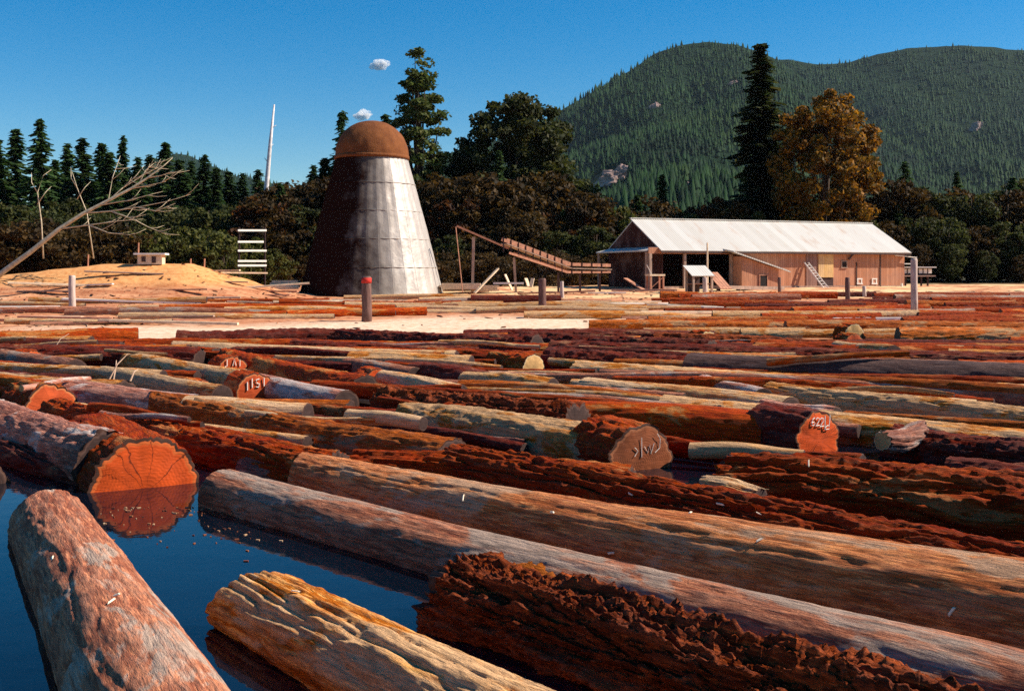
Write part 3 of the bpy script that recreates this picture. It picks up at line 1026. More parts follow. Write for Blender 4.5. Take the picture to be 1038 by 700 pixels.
def broad_meshes(H, W, seed, mat, nclump=110, leaves=90, leaf=.30, z0=.25, bark='bark_trunk', shape=None, trunkr=None, cl=(.7, 1.5)):
    """Trunk with limbs, and leaves gathered in clumps at the limb ends."""
    r = np.random.default_rng(seed)
    m = MB()
    tr = trunkr or H * .018
    m.tube([(0, 0, -.5), (.15, 0, H * .25), (-.1, .1, H * .55), (.1, 0, H * .85)], [tr, tr * .8, tr * .5, tr * .15], 8)
    pts = []
    for k in range(nclump):
        for _ in range(60):
            u = r.uniform(-1, 1, 3)
            if np.linalg.norm(u) > 1 or np.linalg.norm(u) < .35 * r.random() + .3:
                continue
            t_ = (u[2] + 1) / 2
            wz = shape(t_) if shape else (1.0 if t_ > .25 else .75 + t_)
            lump = 1 + .28 * pn(u[0] * 2, u[1] * 2, u[2] * 2 + seed, seed)
            p = np.array([u[0] * W * wz * lump, u[1] * W * wz * lump, H * (z0 + (1 - z0) * t_) - .6])
            break
        pts.append(p)
    pts = np.array(pts)
    for p in pts[::max(1, nclump // 26)]:
        b = Vector((0, 0, max(H * .12, p[2] * .45)))
        e = Vector(p)
        mid = (b + e) / 2 + Vector((0, 0, -.06 * H))
        m.tube([b, mid, e], [tr * .38, tr * .24, .03], 5, False)
    trunk = mesh_from('trunk', m.v, m.f, M[bark], True)
    C, A_, B_ = [], [], []
    for p in pts:
        rad = r.uniform(*cl)
        n = int(leaves * r.uniform(.6, 1.3))
        d = rnd_dirs(n, r) * (rad * r.random((n, 1)) ** .45)
        d[:, 2] *= .7
        c = p + d
        nrm = rnd_dirs(n, r) + np.array([0, 0, .5]) + d / rad * .5
        nrm /= np.linalg.norm(nrm, axis=1, keepdims=True)
        tx = np.cross(nrm, rnd_dirs(n, r))
        tx /= np.linalg.norm(tx, axis=1, keepdims=True) + 1e-6
        ty = np.cross(nrm, tx)
        s = leaf * r.uniform(.5, 1.1, (n, 1))
        C.append(c); A_.append(tx * s); B_.append(ty * s * .7)
    v, f = quads(np.concatenate(C), np.concatenate(A_), np.concatenate(B_))
    return trunk, mesh_from('crown', v, f, mat)


M['bark_trunk'] = mk_plain('bark_trunk', (.07, .045, .03), .5, 3, stretch=(3, 3, .5), bump=.6, bd=.05)
M['needles'] = mk_leaf('needles', [(.022, .055, .014), (.038, .085, .020), (.06, .115, .028), (.085, .125, .03)])
M['needles_dark'] = mk_leaf('needles_dark', [(.026, .042, .010), (.042, .064, .014), (.065, .085, .02), (.10, .085, .022)])
M['needles_light'] = mk_leaf('needles_light', [(.03, .055, .012), (.07, .10, .02), (.11, .14, .03), (.16, .15, .035)])
M['leaf_dark'] = mk_leaf('leaf_dark', [(.022, .032, .008), (.046, .058, .012), (.075, .082, .016), (.11, .10, .02)])
M['leaf_olive'] = mk_leaf('leaf_olive', [(.04, .048, .008), (.08, .09, .014), (.12, .125, .022), (.17, .15, .03)])
M['leaf_brown'] = mk_leaf('leaf_brown', [(.024, .016, .004), (.05, .028, .006), (.085, .046, .010), (.13, .07, .014)])
M['leaf_rust'] = mk_leaf('leaf_rust', [(.05, .018, .006), (.09, .032, .008), (.15, .055, .012), (.20, .08, .015)])
M['leaf_gold'] = mk_leaf('leaf_gold', [(.06, .045, .007), (.16, .085, .010), (.32, .14, .012), (.48, .21, .016)])

TP = {}
for i in range(4):
    TP['fir%d' % i] = conifer_meshes(22, (3.4, 4.0, 3.0, 4.4)[i], 50 + i, M['needles'])
TP['firdark'] = conifer_meshes(28, 4.3, 71, M['needles_dark'], dens=1.0, droop=.25, sparse=.12, spray=1.15)
TP['firtall'] = broad_meshes(30, 2.6, 75, M['needles_light'], 150, 80, .24, .12, shape=lambda t: .45 + .9 * (t * (1 - t)) ** .5 if t < .8 else 1.0 - (t - .55) * 1.4, cl=(.5, 1.1))
TP['maple'] = broad_meshes(22, 6.8, 81, M['leaf_dark'], 270, 120, .27, .12, cl=(.8, 1.6))
TP['gold'] = broad_meshes(23, 6.2, 84, M['leaf_gold'], 250, 120, .26, .10, cl=(.7, 1.5))
for i in range(2):
    TP['dark%d' % i] = broad_meshes(13, 4.2, 90 + i, M['leaf_dark'], 90, 90, .26, .08)
    TP['brown%d' % i] = broad_meshes(11, 4.0, 95 + i, M['leaf_brown'], 90, 90, .25, .06)
    TP['olive%d' % i] = broad_meshes(6, 3.4, 100 + i, M['leaf_olive'], 60, 80, .20, .05, cl=(.5, 1.0))
TP['rust0'] = broad_meshes(9, 3.2, 105, M['leaf_rust'], 70, 80, .22, .06, cl=(.5, 1.1))
TP['brush0'] = broad_meshes(5, 3.4, 108, M['leaf_brown'], 50, 70, .16, .02, cl=(.5, 1.0))
HT = {'fir0': 22, 'fir1': 22, 'fir2': 22, 'fir3': 22, 'firdark': 28, 'firtall': 30, 'maple': 22, 'gold': 23, 'dark0': 13, 'dark1': 13, 'brown0': 11, 'brown1': 11,
      'olive0': 6, 'olive1': 6, 'rust0': 9, 'brush0': 5}


def tree(kind, px, top, Yd, label, name='tree', cat='tree', group=None, wide=1.0):
    """A tree standing at depth Yd whose tip is seen at (px, top)."""
    p = P(px, top, Yd)
    z = gz1(p.x, Yd)
    s = (p.z - z) / HT[kind]
    o = empty(name, (p.x, Yd, z), rng.uniform(0, 6.28), label=label, cat=cat, group=group)
    o.scale = (s * wide, s * wide, s)
    tr, cr = TP[kind]
    link('trunk', tr, o)
    link('crown', cr, o)
    return o


# trees one can single out
tree('firtall', 424, 40, 138, 'tall narrow tree with loose yellow green foliage behind the burner', 'tall_tree', wide=1.3)
tree('firdark', 772, 42, 140, 'tall dark conifer rising beside the golden autumn tree', 'conifer_tree', wide=1.35)
tree('gold', 838, 84, 134, 'golden orange autumn tree behind the sawmill roof', 'autumn_tree', wide=1.0)
tree('maple', 524, 92, 142, 'broad dark rounded tree right of the burner', 'broadleaf_tree', wide=1.05)
tree('fir1', 347, 113, 140, 'dark conifer peeking out left of the burner dome', 'conifer_tree')
tree('fir2', 391, 113, 150, 'slim conifer tip between burner dome and tall narrow tree', 'conifer_tree')
tree('fir3', 40, 118, 136, 'big dark conifer at the left end of the treeline', 'conifer_tree')
tree('fir0', 125, 138, 150, 'pointed conifer with the highest tip above the leaning dead tree', 'conifer_tree')
tree('rust0', 262, 195, 122, 'small rust coloured tree behind the white slatted rack', 'autumn_tree')
tree('rust0', 463, 190, 128, 'rusty orange bushy tree just right of the burner', 'autumn_tree')
tree('rust0', 575, 206, 126, 'reddish autumn bush between the dark rounded tree and the mill', 'autumn_tree')
tree('rust0', 722, 196, 136, 'orange autumn tree top showing above the sawmill roof', 'autumn_tree')
tree('olive0', 625, 205, 128, 'yellow green leafy bush near the mill gable', 'bush', 'bush', wide=.7)
g_ = 'conifers in the left treeline'
for i, (px, top, Yd) in enumerate(((68, 146, 150), (84, 140, 140), (103, 143, 146), (112, 152, 138), (140, 160, 140), (152, 157, 150), (168, 142, 146), (182, 160, 138), (194, 164, 150),
                                   (207, 157, 144), (219, 168, 138), (232, 172, 150), (246, 176, 140), (262, 172, 150), (16, 128, 144), (-4, 138, 138), (-22, 126, 150), (-45, 140, 140), (56, 160, 146), (330, 158, 140), (318, 168, 148))):
    tree('fir%d' % (i % 4), px, top, Yd, 'dark green conifer standing in the row of conifers in the left treeline', 'conifer_tree', group=g_, wide=1.35)
g_ = 'dark leafy trees behind the yard'
for i, (px, top, Yd) in enumerate(((285, 176, 132), (305, 168, 138), (330, 172, 132), (278, 205, 122), (310, 200, 124), (345, 190, 128), (448, 178, 134), (470, 170, 146), (500, 176, 130), (545, 176, 132),
                                   (575, 180, 140), (590, 205, 128), (610, 215, 134), (565, 225, 122), (530, 222, 124), (490, 224, 122), (455, 226, 122), (645, 205, 140), (665, 208, 136), (690, 208, 134),
                                   (710, 206, 140), (740, 204, 136), (605, 236, 122), (640, 222, 130), (415, 180, 140), (395, 195, 130), (590, 192, 150))):
    k = ('brown', 'dark')[(i + (i // 3)) % 2]
    top += rng.uniform(-16, 14)
    if i % 5 == 3:
        tree('fir%d' % (i % 4), px + 6, top - rng.uniform(6, 20), Yd + 4, 'dark green conifer standing in the shadowy wood behind the yard', 'conifer_tree', group='conifers in the wood behind the yard', wide=1.2)
    tree(k + str(i % 2), px, top, Yd, ('brown leafed' if k == 'brown' else 'dark green') + ' leafy tree in the shadowy wood behind the yard', 'broadleaf_tree', group=g_, wide=1.15)
g_ = 'trees behind the right end of the sawmill'
for i, (px, top, Yd) in enumerate(((895, 190, 146), (912, 186, 140), (930, 190, 150), (948, 184, 142), (965, 188, 148), (985, 186, 140), (1004, 184, 146), (1022, 188, 140), (1045, 184, 146), (1068, 186, 142),
                                   (905, 222, 134), (935, 220, 134), (962, 224, 134), (992, 222, 134), (1020, 220, 134), (1050, 224, 134), (880, 200, 150), (760, 205, 134), (785, 200, 150), (850, 195, 152), (815, 205, 136), (870, 215, 134),
                                   (930, 250, 130), (965, 248, 130), (1000, 246, 130), (1035, 250, 130))):
    k = ('dark', 'brown', 'dark')[i % 3]
    if top < 200 or px > 880:
        top += rng.uniform(-14, 12)
        if i % 3 == 1:
            tree('fir%d' % (i % 4), px + 5, top - rng.uniform(4, 16), Yd + 3, 'dark green conifer in the dense wood at right of the mill', 'conifer_tree', group='conifers at right of the sawmill', wide=1.15)
    tree(k + str(i % 2), px, top, Yd, ('brownish' if k == 'brown' else 'dark green') + ' tree in the dense wood at right of the mill', 'broadleaf_tree', group=g_, wide=.95)
g_ = 'dark undergrowth trees of the left treeline'
for i, px in enumerate(range(-40, 290, 17)):
    tree('dark%d' % (i % 2), px + rng.uniform(-5, 5), 203 + rng.uniform(-9, 12), 128 + rng.uniform(-6, 6), 'low dark green leafy tree under the conifers of the left treeline', 'broadleaf_tree', group=g_, wide=1.0)
g_ = 'bushes behind the earth mound'
for i, (px, top, Yd) in enumerate(((150, 226, 108), (170, 232, 106), (190, 226, 108), (210, 228, 110), (228, 234, 106), (240, 240, 112), (132, 236, 108), (255, 238, 114), (275, 250, 112))):
    tree('olive%d' % (i % 2), px, top, Yd, 'olive green bush behind the earth mound', 'bush', 'bush', g_)
g_ = 'brown brush behind the earth mound'
for i, (px, top, Yd) in enumerate(((20, 212, 108), (40, 218, 106), (60, 214, 108), (82, 222, 106), (100, 218, 108), (118, 226, 106), (0, 220, 106), (-20, 214, 108), (-40, 218, 108))):
    tree('brush0', px, top, Yd, 'reddish brown brush bush behind the leaning dead tree', 'bush', 'bush', g_, wide=1.1)
g_ = 'low brush along the far edge of the yard'
for i in range(16):
    px = 288 + i * 24
    tree('brush0', px, 255 + 8 * math.sin(i * 2.1), 116 + 3 * math.sin(i), 'low dark brush at the far edge of the mill yard', 'bush', 'bush', g_, wide=1.3)

# the leaning dead tree, bare saplings, the snag
M['dead_wood'] = mk_plain('dead_wood', (.52, .43, .29), .35, 3, stretch=(1, 1, 1), bump=.4, bd=.02)
Yt = 84.0


def pp(l, Y_):
    return [P(x, y, Y_ + dy) for x, y, dy in l]


dt = empty('dead_tree', P(-26, 296, Yt), label='leaning bleached dead tree with bare branches over the earth mound', cat='tree')
inv = Matrix.Translation(-dt.location)


def child_tube(parent, name, pts, rs, mat, n=7):
    m = MB().tube([Vector(p) - parent.location for p in pts], rs, n)
    return m.build(name, mat, parent, True)


child_tube(dt, 'trunk', pp([(-26, 300, 0), (5, 274, 0), (30, 256, 0), (60, 232, .2), (85, 216, .4), (110, 203, .6), (133, 191, .8), (150, 180, 1), (166, 168, 1.2), (175, 160, 1.4)], Yt),
           [.22, .20, .18, .155, .13, .11, .09, .07, .04, .015], M['dead_wood'], 10)
bl = [[(85, 216, .4), (112, 214, -.6), (140, 210, -1.2), (170, 204, -1.4), (193, 197, -1.6)], [(110, 203, .6), (125, 190, 1.6), (148, 176, 2), (160, 170, 2.2)],
      [(133, 191, .8), (150, 188, 0), (168, 184, -.4)], [(140, 188, .8), (148, 172, 1.4), (158, 164, 1.6)], [(140, 210, -1.2), (158, 214, -1.6), (178, 206, -2)],
      [(112, 214, -.6), (135, 222, -1), (150, 230, -1.4), (170, 238, -1.4)], [(60, 232, .2), (90, 228, -1), (120, 224, -1.5), (145, 222, -1.8)],
      [(110, 203, .6), (114, 180, 1.6), (122, 158, 2.2)], [(150, 180, 1), (163, 178, .4), (174, 174, 0)], [(148, 176, 2), (152, 166, 2.2)], [(90, 228, -1), (110, 236, -1.4), (132, 238, -1.6)],
      [(125, 190, 1.6), (138, 178, 1.8), (146, 168, 2)], [(100, 208, .5), (130, 203, .2), (165, 194, 0)]]
for b in bl:
    child_tube(dt, 'branch', pp(b, Yt), list(np.linspace(.055, .012, len(b))), M['dead_wood'], 5)
for k in range(46):
    b = bl[k % len(bl)]
    f_ = rng.uniform(.25, .98) * (len(b) - 1)
    i = int(f_)
    q0 = np.array(b[i]) + (np.array(b[i + 1]) - np.array(b[i])) * (f_ - i)
    e_ = np.array((rng.uniform(5, 22), rng.uniform(-13, 5), rng.uniform(-.8, .8)))
    child_tube(dt, 'twig', pp([tuple(q0), tuple(q0 + e_ * .5 + np.array((0, 1.2, 0))), tuple(q0 + e_)], Yt), [.028, .02, .008], M['dead_wood'], 4)
for lab, b, r_ in (('thin bare curved sapling near the left end of the mound', [(44, 262, 3), (42, 225, 3), (38, 195, 3), (44, 178, 3), (52, 172, 3)], .06),
                   ('thin bare forked sapling behind the leaning dead tree', [(95, 262, 5), (88, 215, 5), (78, 190, 5), (73, 174, 5)], .05)):
    o = empty('dead_sapling', pp(b[:1], Yt)[0], label=lab, cat='tree')
    child_tube(o, 'trunk', pp(b, Yt), list(np.linspace(r_, .02, len(b))), M['dead_wood'], 6)
    x, y, dy = b[2]
    child_tube(o, 'branch', pp([(x, y, dy), (x - 6, y - 10, dy), (x - 6, y - 20, dy + .5)], Yt), [.04, .03, .012], M['dead_wood'], 5)
    child_tube(o, 'branch', pp([(x, y + 12, dy), (x + 8, y, dy), (x + 14, y - 6, dy + .5)], Yt), [.04, .03, .012], M['dead_wood'], 5)
M['snag'] = mk_plain('snag_wood', (.6, .56, .55), .3, 2)
sn = empty('dead_snag', P(262, 282, 132), label='tall thin whitish dead snag leaning above the treeline', cat='tree')
child_tube(sn, 'trunk', pp([(262, 285, 0), (267, 225, 0), (271, 180, 0), (274, 145, 0), (278, 106, 0)], 132), [.36, .32, .27, .21, .09], M['snag'], 8)
for a, b in (((273, 150), (277, 146)), ((275, 130), (280, 127)), ((272, 165), (268, 160))):
    child_tube(sn, 'branch', [P(*a, 132), P(*b, 132)], [.07, .03], M['snag'], 5)

# ------------------------------------------------------------------ burner
t = NT('burner_sheet_metal')
v = t.coord((1, 1, 1))
sp = t.n('ShaderNodeSeparateXYZ')
tc = t.n('ShaderNodeTexCoord')
t.l(tc.outputs['Object'], sp.inputs[0])
ang = t.math('ARCTAN2', sp.outputs[1], sp.outputs[0])
pa = t.math('FLOOR', t.math('MULTIPLY', ang, 5.2))
pz = t.math('FLOOR', t.math('MULTIPLY', sp.outputs[2], .46))
wn = t.n('ShaderNodeTexWhiteNoise', noise_dimensions='2D')
cb = t.n('ShaderNodeCombineXYZ')
t.l(pa, cb.inputs[0]); t.l(pz, cb.inputs[1]); t.l(cb.outputs[0], wn.inputs['Vector'])
cb2 = t.n('ShaderNodeCombineXYZ')
t.l(t.math('MULTIPLY', ang, 9), cb2.inputs[0]); t.l(t.math('MULTIPLY', sp.outputs[2], .25), cb2.inputs[1])
streak = t.noise(cb2.outputs[0], 1.6, 6, .6)
blot = t.noise(v, .45, 5, .6)
dent = t.noise(v, 1.1, 3, .5)
c = t.mix(t.fac(streak, .3, .7), (.33, .295, .265), (.49, .44, .385))
c = t.mix(t.math('MULTIPLY', wn.outputs['Value'], .16), c, (.40, .31, .28))
c = t.mix(t.math('MULTIPLY', t.fac(streak, .60, .75), .35), c, (.30, .15, .09))
# shade on the side away from the sun, painted into the metal's colour
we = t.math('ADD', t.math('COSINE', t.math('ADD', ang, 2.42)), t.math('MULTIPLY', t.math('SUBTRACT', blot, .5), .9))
painted_shade = t.fac(we, .10, .80)
c = t.mix(painted_shade, c, (.022, .009, .007))
pe = t.math('ABSOLUTE', t.math('SUBTRACT', t.math('FRACT', t.math('MULTIPLY', ang, 5.2)), .5))
t.bump(t.math('ADD', t.math('MULTIPLY', dent, 1.0), t.math('MULTIPLY', t.fac(pe, .47, .5), .25)), .6, .12)
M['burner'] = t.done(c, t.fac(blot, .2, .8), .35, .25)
for l_ in list(t.nt.links):
    if l_.to_socket == t.b.inputs['Roughness']:
        t.nt.links.remove(l_)
inv_ = t.math('SUBTRACT', 1, painted_shade)
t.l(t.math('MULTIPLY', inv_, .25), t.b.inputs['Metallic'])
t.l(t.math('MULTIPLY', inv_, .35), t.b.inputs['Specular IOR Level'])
t.l(t.math('ADD', t.math('MULTIPLY', painted_shade, .45), .5), t.b.inputs['Roughness'])
t = NT('rusty_screen')
v = t.coord((1, 1, 1))
nn, n2 = t.noise(v, 1.2, 6, .65), t.noise(v, 9, 3, .6)
c = t.mix(t.fac(nn, .35, .68), (.14, .046, .016), (.22, .078, .025))
c = t.mix(t.fac(n2, .55, .75), c, (.12, .04, .02))
t.bump(n2, .7, .06)
M['screen'] = t.done(c, .9, .15, .1)

bc = P(377, 297, 93)
bz = gz1(bc.x, 93) - .15
bu = empty('wigwam_burner', (bc.x, 93, bz), label='tall conical sheet metal waste burner with a rusty dome', cat='burner')


def lathe(prof, n=96):
    a = np.linspace(0, 2 * PI, n, endpoint=False)
    V = np.concatenate([np.stack([r_ * np.cos(a), r_ * np.sin(a), np.full(n, z_)], -1) for r_, z_ in prof])
    idx = np.arange(len(prof) * n).reshape(len(prof), n)
    A_, B_ = idx[:-1], idx[1:]
    return V, np.stack([A_, np.roll(A_, -1, 1), np.roll(B_, -1, 1), B_], -1).reshape(-1, 4)


Hc, rb, rt = 11.2, 5.85, 2.9
prof = [(rb + (rt - rb) * s + .06 * math.sin(s * 3.1), Hc * s) for s in np.linspace(0, 1, 60)]
V, Fq = lathe(prof, 160)
an = np.arctan2(V[:, 1], V[:, 0])
V[:, :2] *= (1 + .006 * np.cos(an * 33)[:, None] + .008 * fbm(np.cos(an) * 3, np.sin(an) * 3, V[:, 2] * .5, 5, 3)[:, None])
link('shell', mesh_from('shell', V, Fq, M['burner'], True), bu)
for z_ in (2.25, 4.5, 6.75, 9.0):
    rr_ = rb + (rt - rb) * z_ / Hc + .06
    V, Fq = lathe([(rr_, z_ - .05), (rr_ + .03, z_ - .03), (rr_ + .03, z_ + .03), (rr_, z_ + .05)], 120)
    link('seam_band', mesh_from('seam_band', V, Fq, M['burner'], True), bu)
rim = rt + .16
V, Fq = lathe([(rt, Hc - .12), (rim, Hc - .12), (rim, Hc + .16), (rt, Hc + .16)], 120)
link('collar', mesh_from('collar', V, Fq, M['screen'], False), bu)
prof = [((rt + .1) * math.cos(a) ** .9 + .0, Hc + .1 + 2.95 * math.sin(a)) for a in np.linspace(0, PI / 2 - .001, 28)]
V, Fq = lathe(prof, 128)
an = np.arctan2(V[:, 1], V[:, 0])
V[:, :2] *= (1 + .003 * np.cos(an * 24)[:, None])
V += .05 * fbm(V[:, 0], V[:, 1], V[:, 2], 9, 3)[:, None] * np.array([1, 1, .6])
link('spark_screen', mesh_from('spark_screen', V, Fq, M['screen'], True), bu)

# ------------------------------------------------------------------ sawmill
def mk_boards(name, c0, c1, width=.22, axis=0, rough=.85):
    t = NT(name)
    tc = t.n('ShaderNodeTexCoord')
    sp = t.n('ShaderNodeSeparateXYZ')
    t.l(tc.outputs['Object'], sp.inputs[0])
    q = t.math('MULTIPLY', sp.outputs[axis], 1 / width)
    wn = t.n('ShaderNodeTexWhiteNoise', noise_dimensions='1D')
    t.l(t.math('FLOOR', q), wn.inputs['W'])
    sc = [9, 9, 9]
    sc[2] = .9
    n = t.noise(t.coord(tuple(sc)), 1.2, 5, .6)
    c = t.mix(wn.outputs['Value'], c0, c1)
    c = t.mix(t.math('MULTIPLY', t.fac(n, .5, .72), .55), c, tuple(x * .5 for x in c0))
    big = t.noise(t.coord((.5, .5, .5)), 1, 4, .6)
    c = t.mix(t.math('MULTIPLY', t.fac(big, .48, .7), .4), c, (.30, .18, .15))
    gap = t.fac(t.math('ABSOLUTE', t.math('SUBTRACT', t.math('FRACT', q), .5)), .44, .5)
    t.bump(t.math('SUBTRACT', t.math('MULTIPLY', n, .3), gap), .8, .03)
    c = t.mix(t.math('MULTIPLY', gap, .55), c, (.04, .02, .015))
    return t.done(c, rough, .15)


M['mill_boards'] = mk_boards('mill_boards', (.46, .195, .105), (.60, .285, .165))
M['shaded_boards'] = mk_boards('shaded_boards', (.045, .015, .011), (.07, .022, .015), axis=1)  # mill boards coloured darker to stand for shade on the gable and inside
M['fresh_boards'] = mk_boards('fresh_boards', (.72, .44, .16), (.84, .56, .26))
M['old_boards'] = mk_boards('old_boards', (.22, .12, .10), (.34, .19, .15))
M['timber'] = mk_plain('timber', (.40, .27, .20), .35, 4, stretch=(1, 1, .4))
M['timber_red'] = mk_plain('timber_red', (.44, .20, .12), .35, 4)
M['timber_dark'] = mk_plain('timber_dark', (.07, .04, .035), .3, 4)
M['plank_pale'] = mk_plain('plank_pale', (.72, .54, .36), .25, 3)
M['plank_white'] = mk_plain('plank_white', (.80, .74, .66), .12, 3)
t = NT('tin_roof')
tc = t.n('ShaderNodeTexCoord'); sp = t.n('ShaderNodeSeparateXYZ'); t.l(tc.outputs['Object'], sp.inputs[0])
wv = t.math('SINE', t.math('MULTIPLY', sp.outputs[0], 26))
pnx = t.math('FLOOR', t.math('MULTIPLY', sp.outputs[0], 1.3)); wn = t.n('ShaderNodeTexWhiteNoise', noise_dimensions='1D'); t.l(pnx, wn.inputs['W'])
nn = t.noise(t.coord((1, .35, .35)), 1.1, 5, .6)
c = t.mix(wn.outputs['Value'], (.60, .565, .51), (.53, .49, .43))
c = t.mix(t.math('MULTIPLY', t.fac(nn, .54, .72), .55), c, (.46, .30, .20))
t.bump(wv, .35, .02)
M['tin'] = t.done(c, .5, .4, .15)
M['black_hole'] = mk_plain('dark_interior', (.02, .014, .012), .2, 2, bump=0)

th = math.radians(22)
u = Vector((math.cos(th), math.sin(th), 0)); vv = Vector((-math.sin(th), math.cos(th), 0))
O = Vector((13.4, 101.0, 0))
mz = gz1(22, 106) - .05
mill = empty('sawmill', (O.x, O.y, mz), th, label='long weathered board sawmill shed with pale tin gable roof', cat='building')
# local frame: x along the front, y towards the back, z up from the floor
EZ, RZ, W2, LL = 5.40 - mz, 8.2 - mz, 5.3, 27.0


def fu(px):
    k = (px - CX) / F
    return (O.y * k - O.x) / (u.x - u.y * k)


def fz(px, py):
    Yq = O.y + u.y * fu(px)
    return CAMH - (py - HZ) * Yq / F - mz


def roof_slab(x0, x1, y0, z0, y1, z1, tk=.1):
    m = MB()
    n_ = Vector((0, -(z1 - z0), (y1 - y0))).normalized() * tk
    a = [Vector((x, y, z)) for x in (x0, x1) for (y, z) in ((y0, z0), (y1, z1))]
    vs = a + [p - n_ for p in a]
    m.add(vs, [(0, 2, 3, 1), (4, 5, 7, 6), (0, 4, 6, 2), (1, 3, 7, 5), (0, 1, 5, 4), (2, 6, 7, 3)])
    return m


rf = roof_slab(-.4, LL + .4, -.55, EZ - .28, W2, RZ).build('roof', M['tin'], mill)
rf2 = roof_slab(.02, LL - .02, 2 * W2 + .55, EZ - .28, W2 + .004, RZ).build('roof', M['tin'], mill)
MB().bar((-.45, W2, RZ + .03), (LL + .45, W2, RZ + .03), .3, .08).build('ridge_cap', M['tin'], mill)
MB().bar((-.4, -.5, EZ - .42), (LL + .4, -.5, EZ - .42), .05, .16).build('fascia', M['timber_dark'], mill)
xo = fu(741)
m = MB()
m.add([(xo, 0, 0), (LL, 0, 0), (LL, 0, EZ), (xo, 0, EZ), (xo, .12, 0), (LL, .12, 0), (LL, .12, EZ), (xo, .12, EZ)], [(0, 1, 2, 3), (5, 4, 7, 6), (0, 3, 7, 4), (1, 5, 6, 2), (3, 2, 6, 7)])
fw = m.build('front_wall', M['mill_boards'], mill)
m = MB().box(((xo - 1.4) / 2, .06, EZ - .28), (xo + 1.36, .12, .56))
m.build('header_wall', M['mill_boards'], mill)
for x0, nm in ((0, 'gable_wall'), (LL - .12, 'gable_wall')):
    m = MB()
    pr = [(0.13, 0), (2 * W2, 0), (2 * W2, EZ), (W2, RZ - .12), (0.13, EZ)]
    vs = [(x0, y, z) for y, z in pr] + [(x0 + .12, y, z) for y, z in pr]
    m.add(vs, [(0, 4, 3, 2, 1), (5, 6, 7, 8, 9)] + [(i, (i + 1) % 5, (i + 1) % 5 + 5, i + 5) for i in range(5)])
    m.build(nm, M['shaded_boards'], mill)
MB().box((LL / 2, 2 * W2 - .06, EZ / 2), (LL - .3, .12, EZ)).build('back_wall', M['shaded_boards'], mill)
for x in (-1.3, 2.2, xo - .08):
    MB().box((x, -.1, EZ / 2 - .28), (.24, .24, EZ - .56)).build('post', M['timber'], mill)
MB().box((LL / 2, -.02, .12), (LL, .10, .24)).build('sill_beam', M['timber'], mill)
# side lean-to roof along the gable
m = MB()
a = [Vector((-1.55, .2, EZ - .25)), Vector((-.02, .2, EZ + .1)), Vector((-.02, 2 * W2 - .4, EZ + .1)), Vector((-1.55, 2 * W2 - .4, EZ - .25))]
m.add(a + [p - Vector((0, 0, .12)) for p in a], [(0, 1, 2, 3), (7, 6, 5, 4), (0, 4, 5, 1), (1, 5, 6, 2), (2, 6, 7, 3), (3, 7, 4, 0)])
m.build('side_roof', M['tin'], mill)
for y in (.4, 2 * W2 - .7):
    MB().box((-1.4, y, (EZ - .4) / 2), (.18, .18, EZ - .4)).build('side_post', M['timber'], mill)
# projecting shed with sloping roof
x0, x1 = fu(742), fu(779)
za, zb = fz(742, 260), fz(779, 273)
m = MB()
vs = [(x0, -1.6, 0), (x1, -1.6, 0), (x1, -1.6, zb), (x0, -1.6, za), (x0, -.012, 0), (x1, -.012, 0), (x1, -.012, zb), (x0, -.012, za)]
m.add(vs, [(0, 1, 2, 3), (0, 3, 7, 4), (1, 5, 6, 2), (3, 2, 6, 7)])
an_ = m.build('annex_wall', M['mill_boards'], mill)
xa, xb = x0 - 1.1, x1 + 1.0
sl = (zb - za) / (x1 - x0)
m = MB()
a = [Vector((xa, -2.0, za + sl * (xa - x0) + .14)), Vector((xb, -2.0, za + sl * (xb - x0) + .14)), Vector((xb, -.03, za + sl * (xb - x0) + .40)), Vector((xa, -.03, za + sl * (xa - x0) + .40))]
m.add(a + [p - Vector((0, 0, .12)) for p in a], [(0, 1, 2, 3), (7, 6, 5, 4), (0, 4, 5, 1), (1, 5, 6, 2), (2, 6, 7, 3), (3, 7, 4, 0)])
m.build('annex_roof', M['tin'], mill)


def opening(name, xc, zc, w, h, y, frame=None, fw_=.09, mat='black_hole'):
    o = MB().box((xc, y - .02, zc), (w, .05, h)).build(name, M[mat], mill)
    if frame:
        m = MB()
        for sx in (-1, 1):
            m.box((xc + sx * (w + fw_) / 2, y - .04, zc), (fw_, .08, h))
        m.box((xc, y - .045, zc - (h + fw_) / 2), (w + 2 * fw_ + .1, .10, fw_))
        m.box((xc, y - .045, zc + (h + fw_) / 2), (w + 2 * fw_ + .06, .09, fw_))
        m.build('frame', M[frame], o)
    return o


opening('window', fu(763.5), fz(763.5, 285), .75, 1.05, -1.6, 'timber_red')
opening('window', fu(855.5), fz(855.5, 268), .55, .55, 0, 'timber', .07)
opening('window', fu(871), fz(871, 285), .34, .34, 0, 'plank_white', .12, 'timber_red')
opening('window', fu(886), fz(886, 285), .34, .34, 0, 'plank_white', .12, 'timber_red')
xl, xr = fu(829), fu(844)
opening('doorway', (xl + xr) / 2, (fz(836, 292) + fz(836, 280)) / 2, xr - xl + .1, 1.15, 0, None, mat='timber_dark')
MB().box(((xl + xr) / 2, -.09, (fz(836, 255) + fz(836, 280)) / 2 - .1), (xr - xl, .07, fz(836, 255) - fz(836, 280))).build('door_panel', M['fresh_boards'], mill)
MB().box((xl - .75, -.03, (fz(820, 254) + 0) / 2), (1.2, .04, fz(820, 254) - .35)).build('door_panel', M['old_boards'], mill)
MB().box((fu(868), -.04, fz(868, 279)), (.10, .06, 2.5)).build('batten', M['timber_dark'], mill)
MB().box((fu(892), -.04, fz(892, 274)), (.12, .06, 3.3)).build('batten', M['timber_dark'], mill)
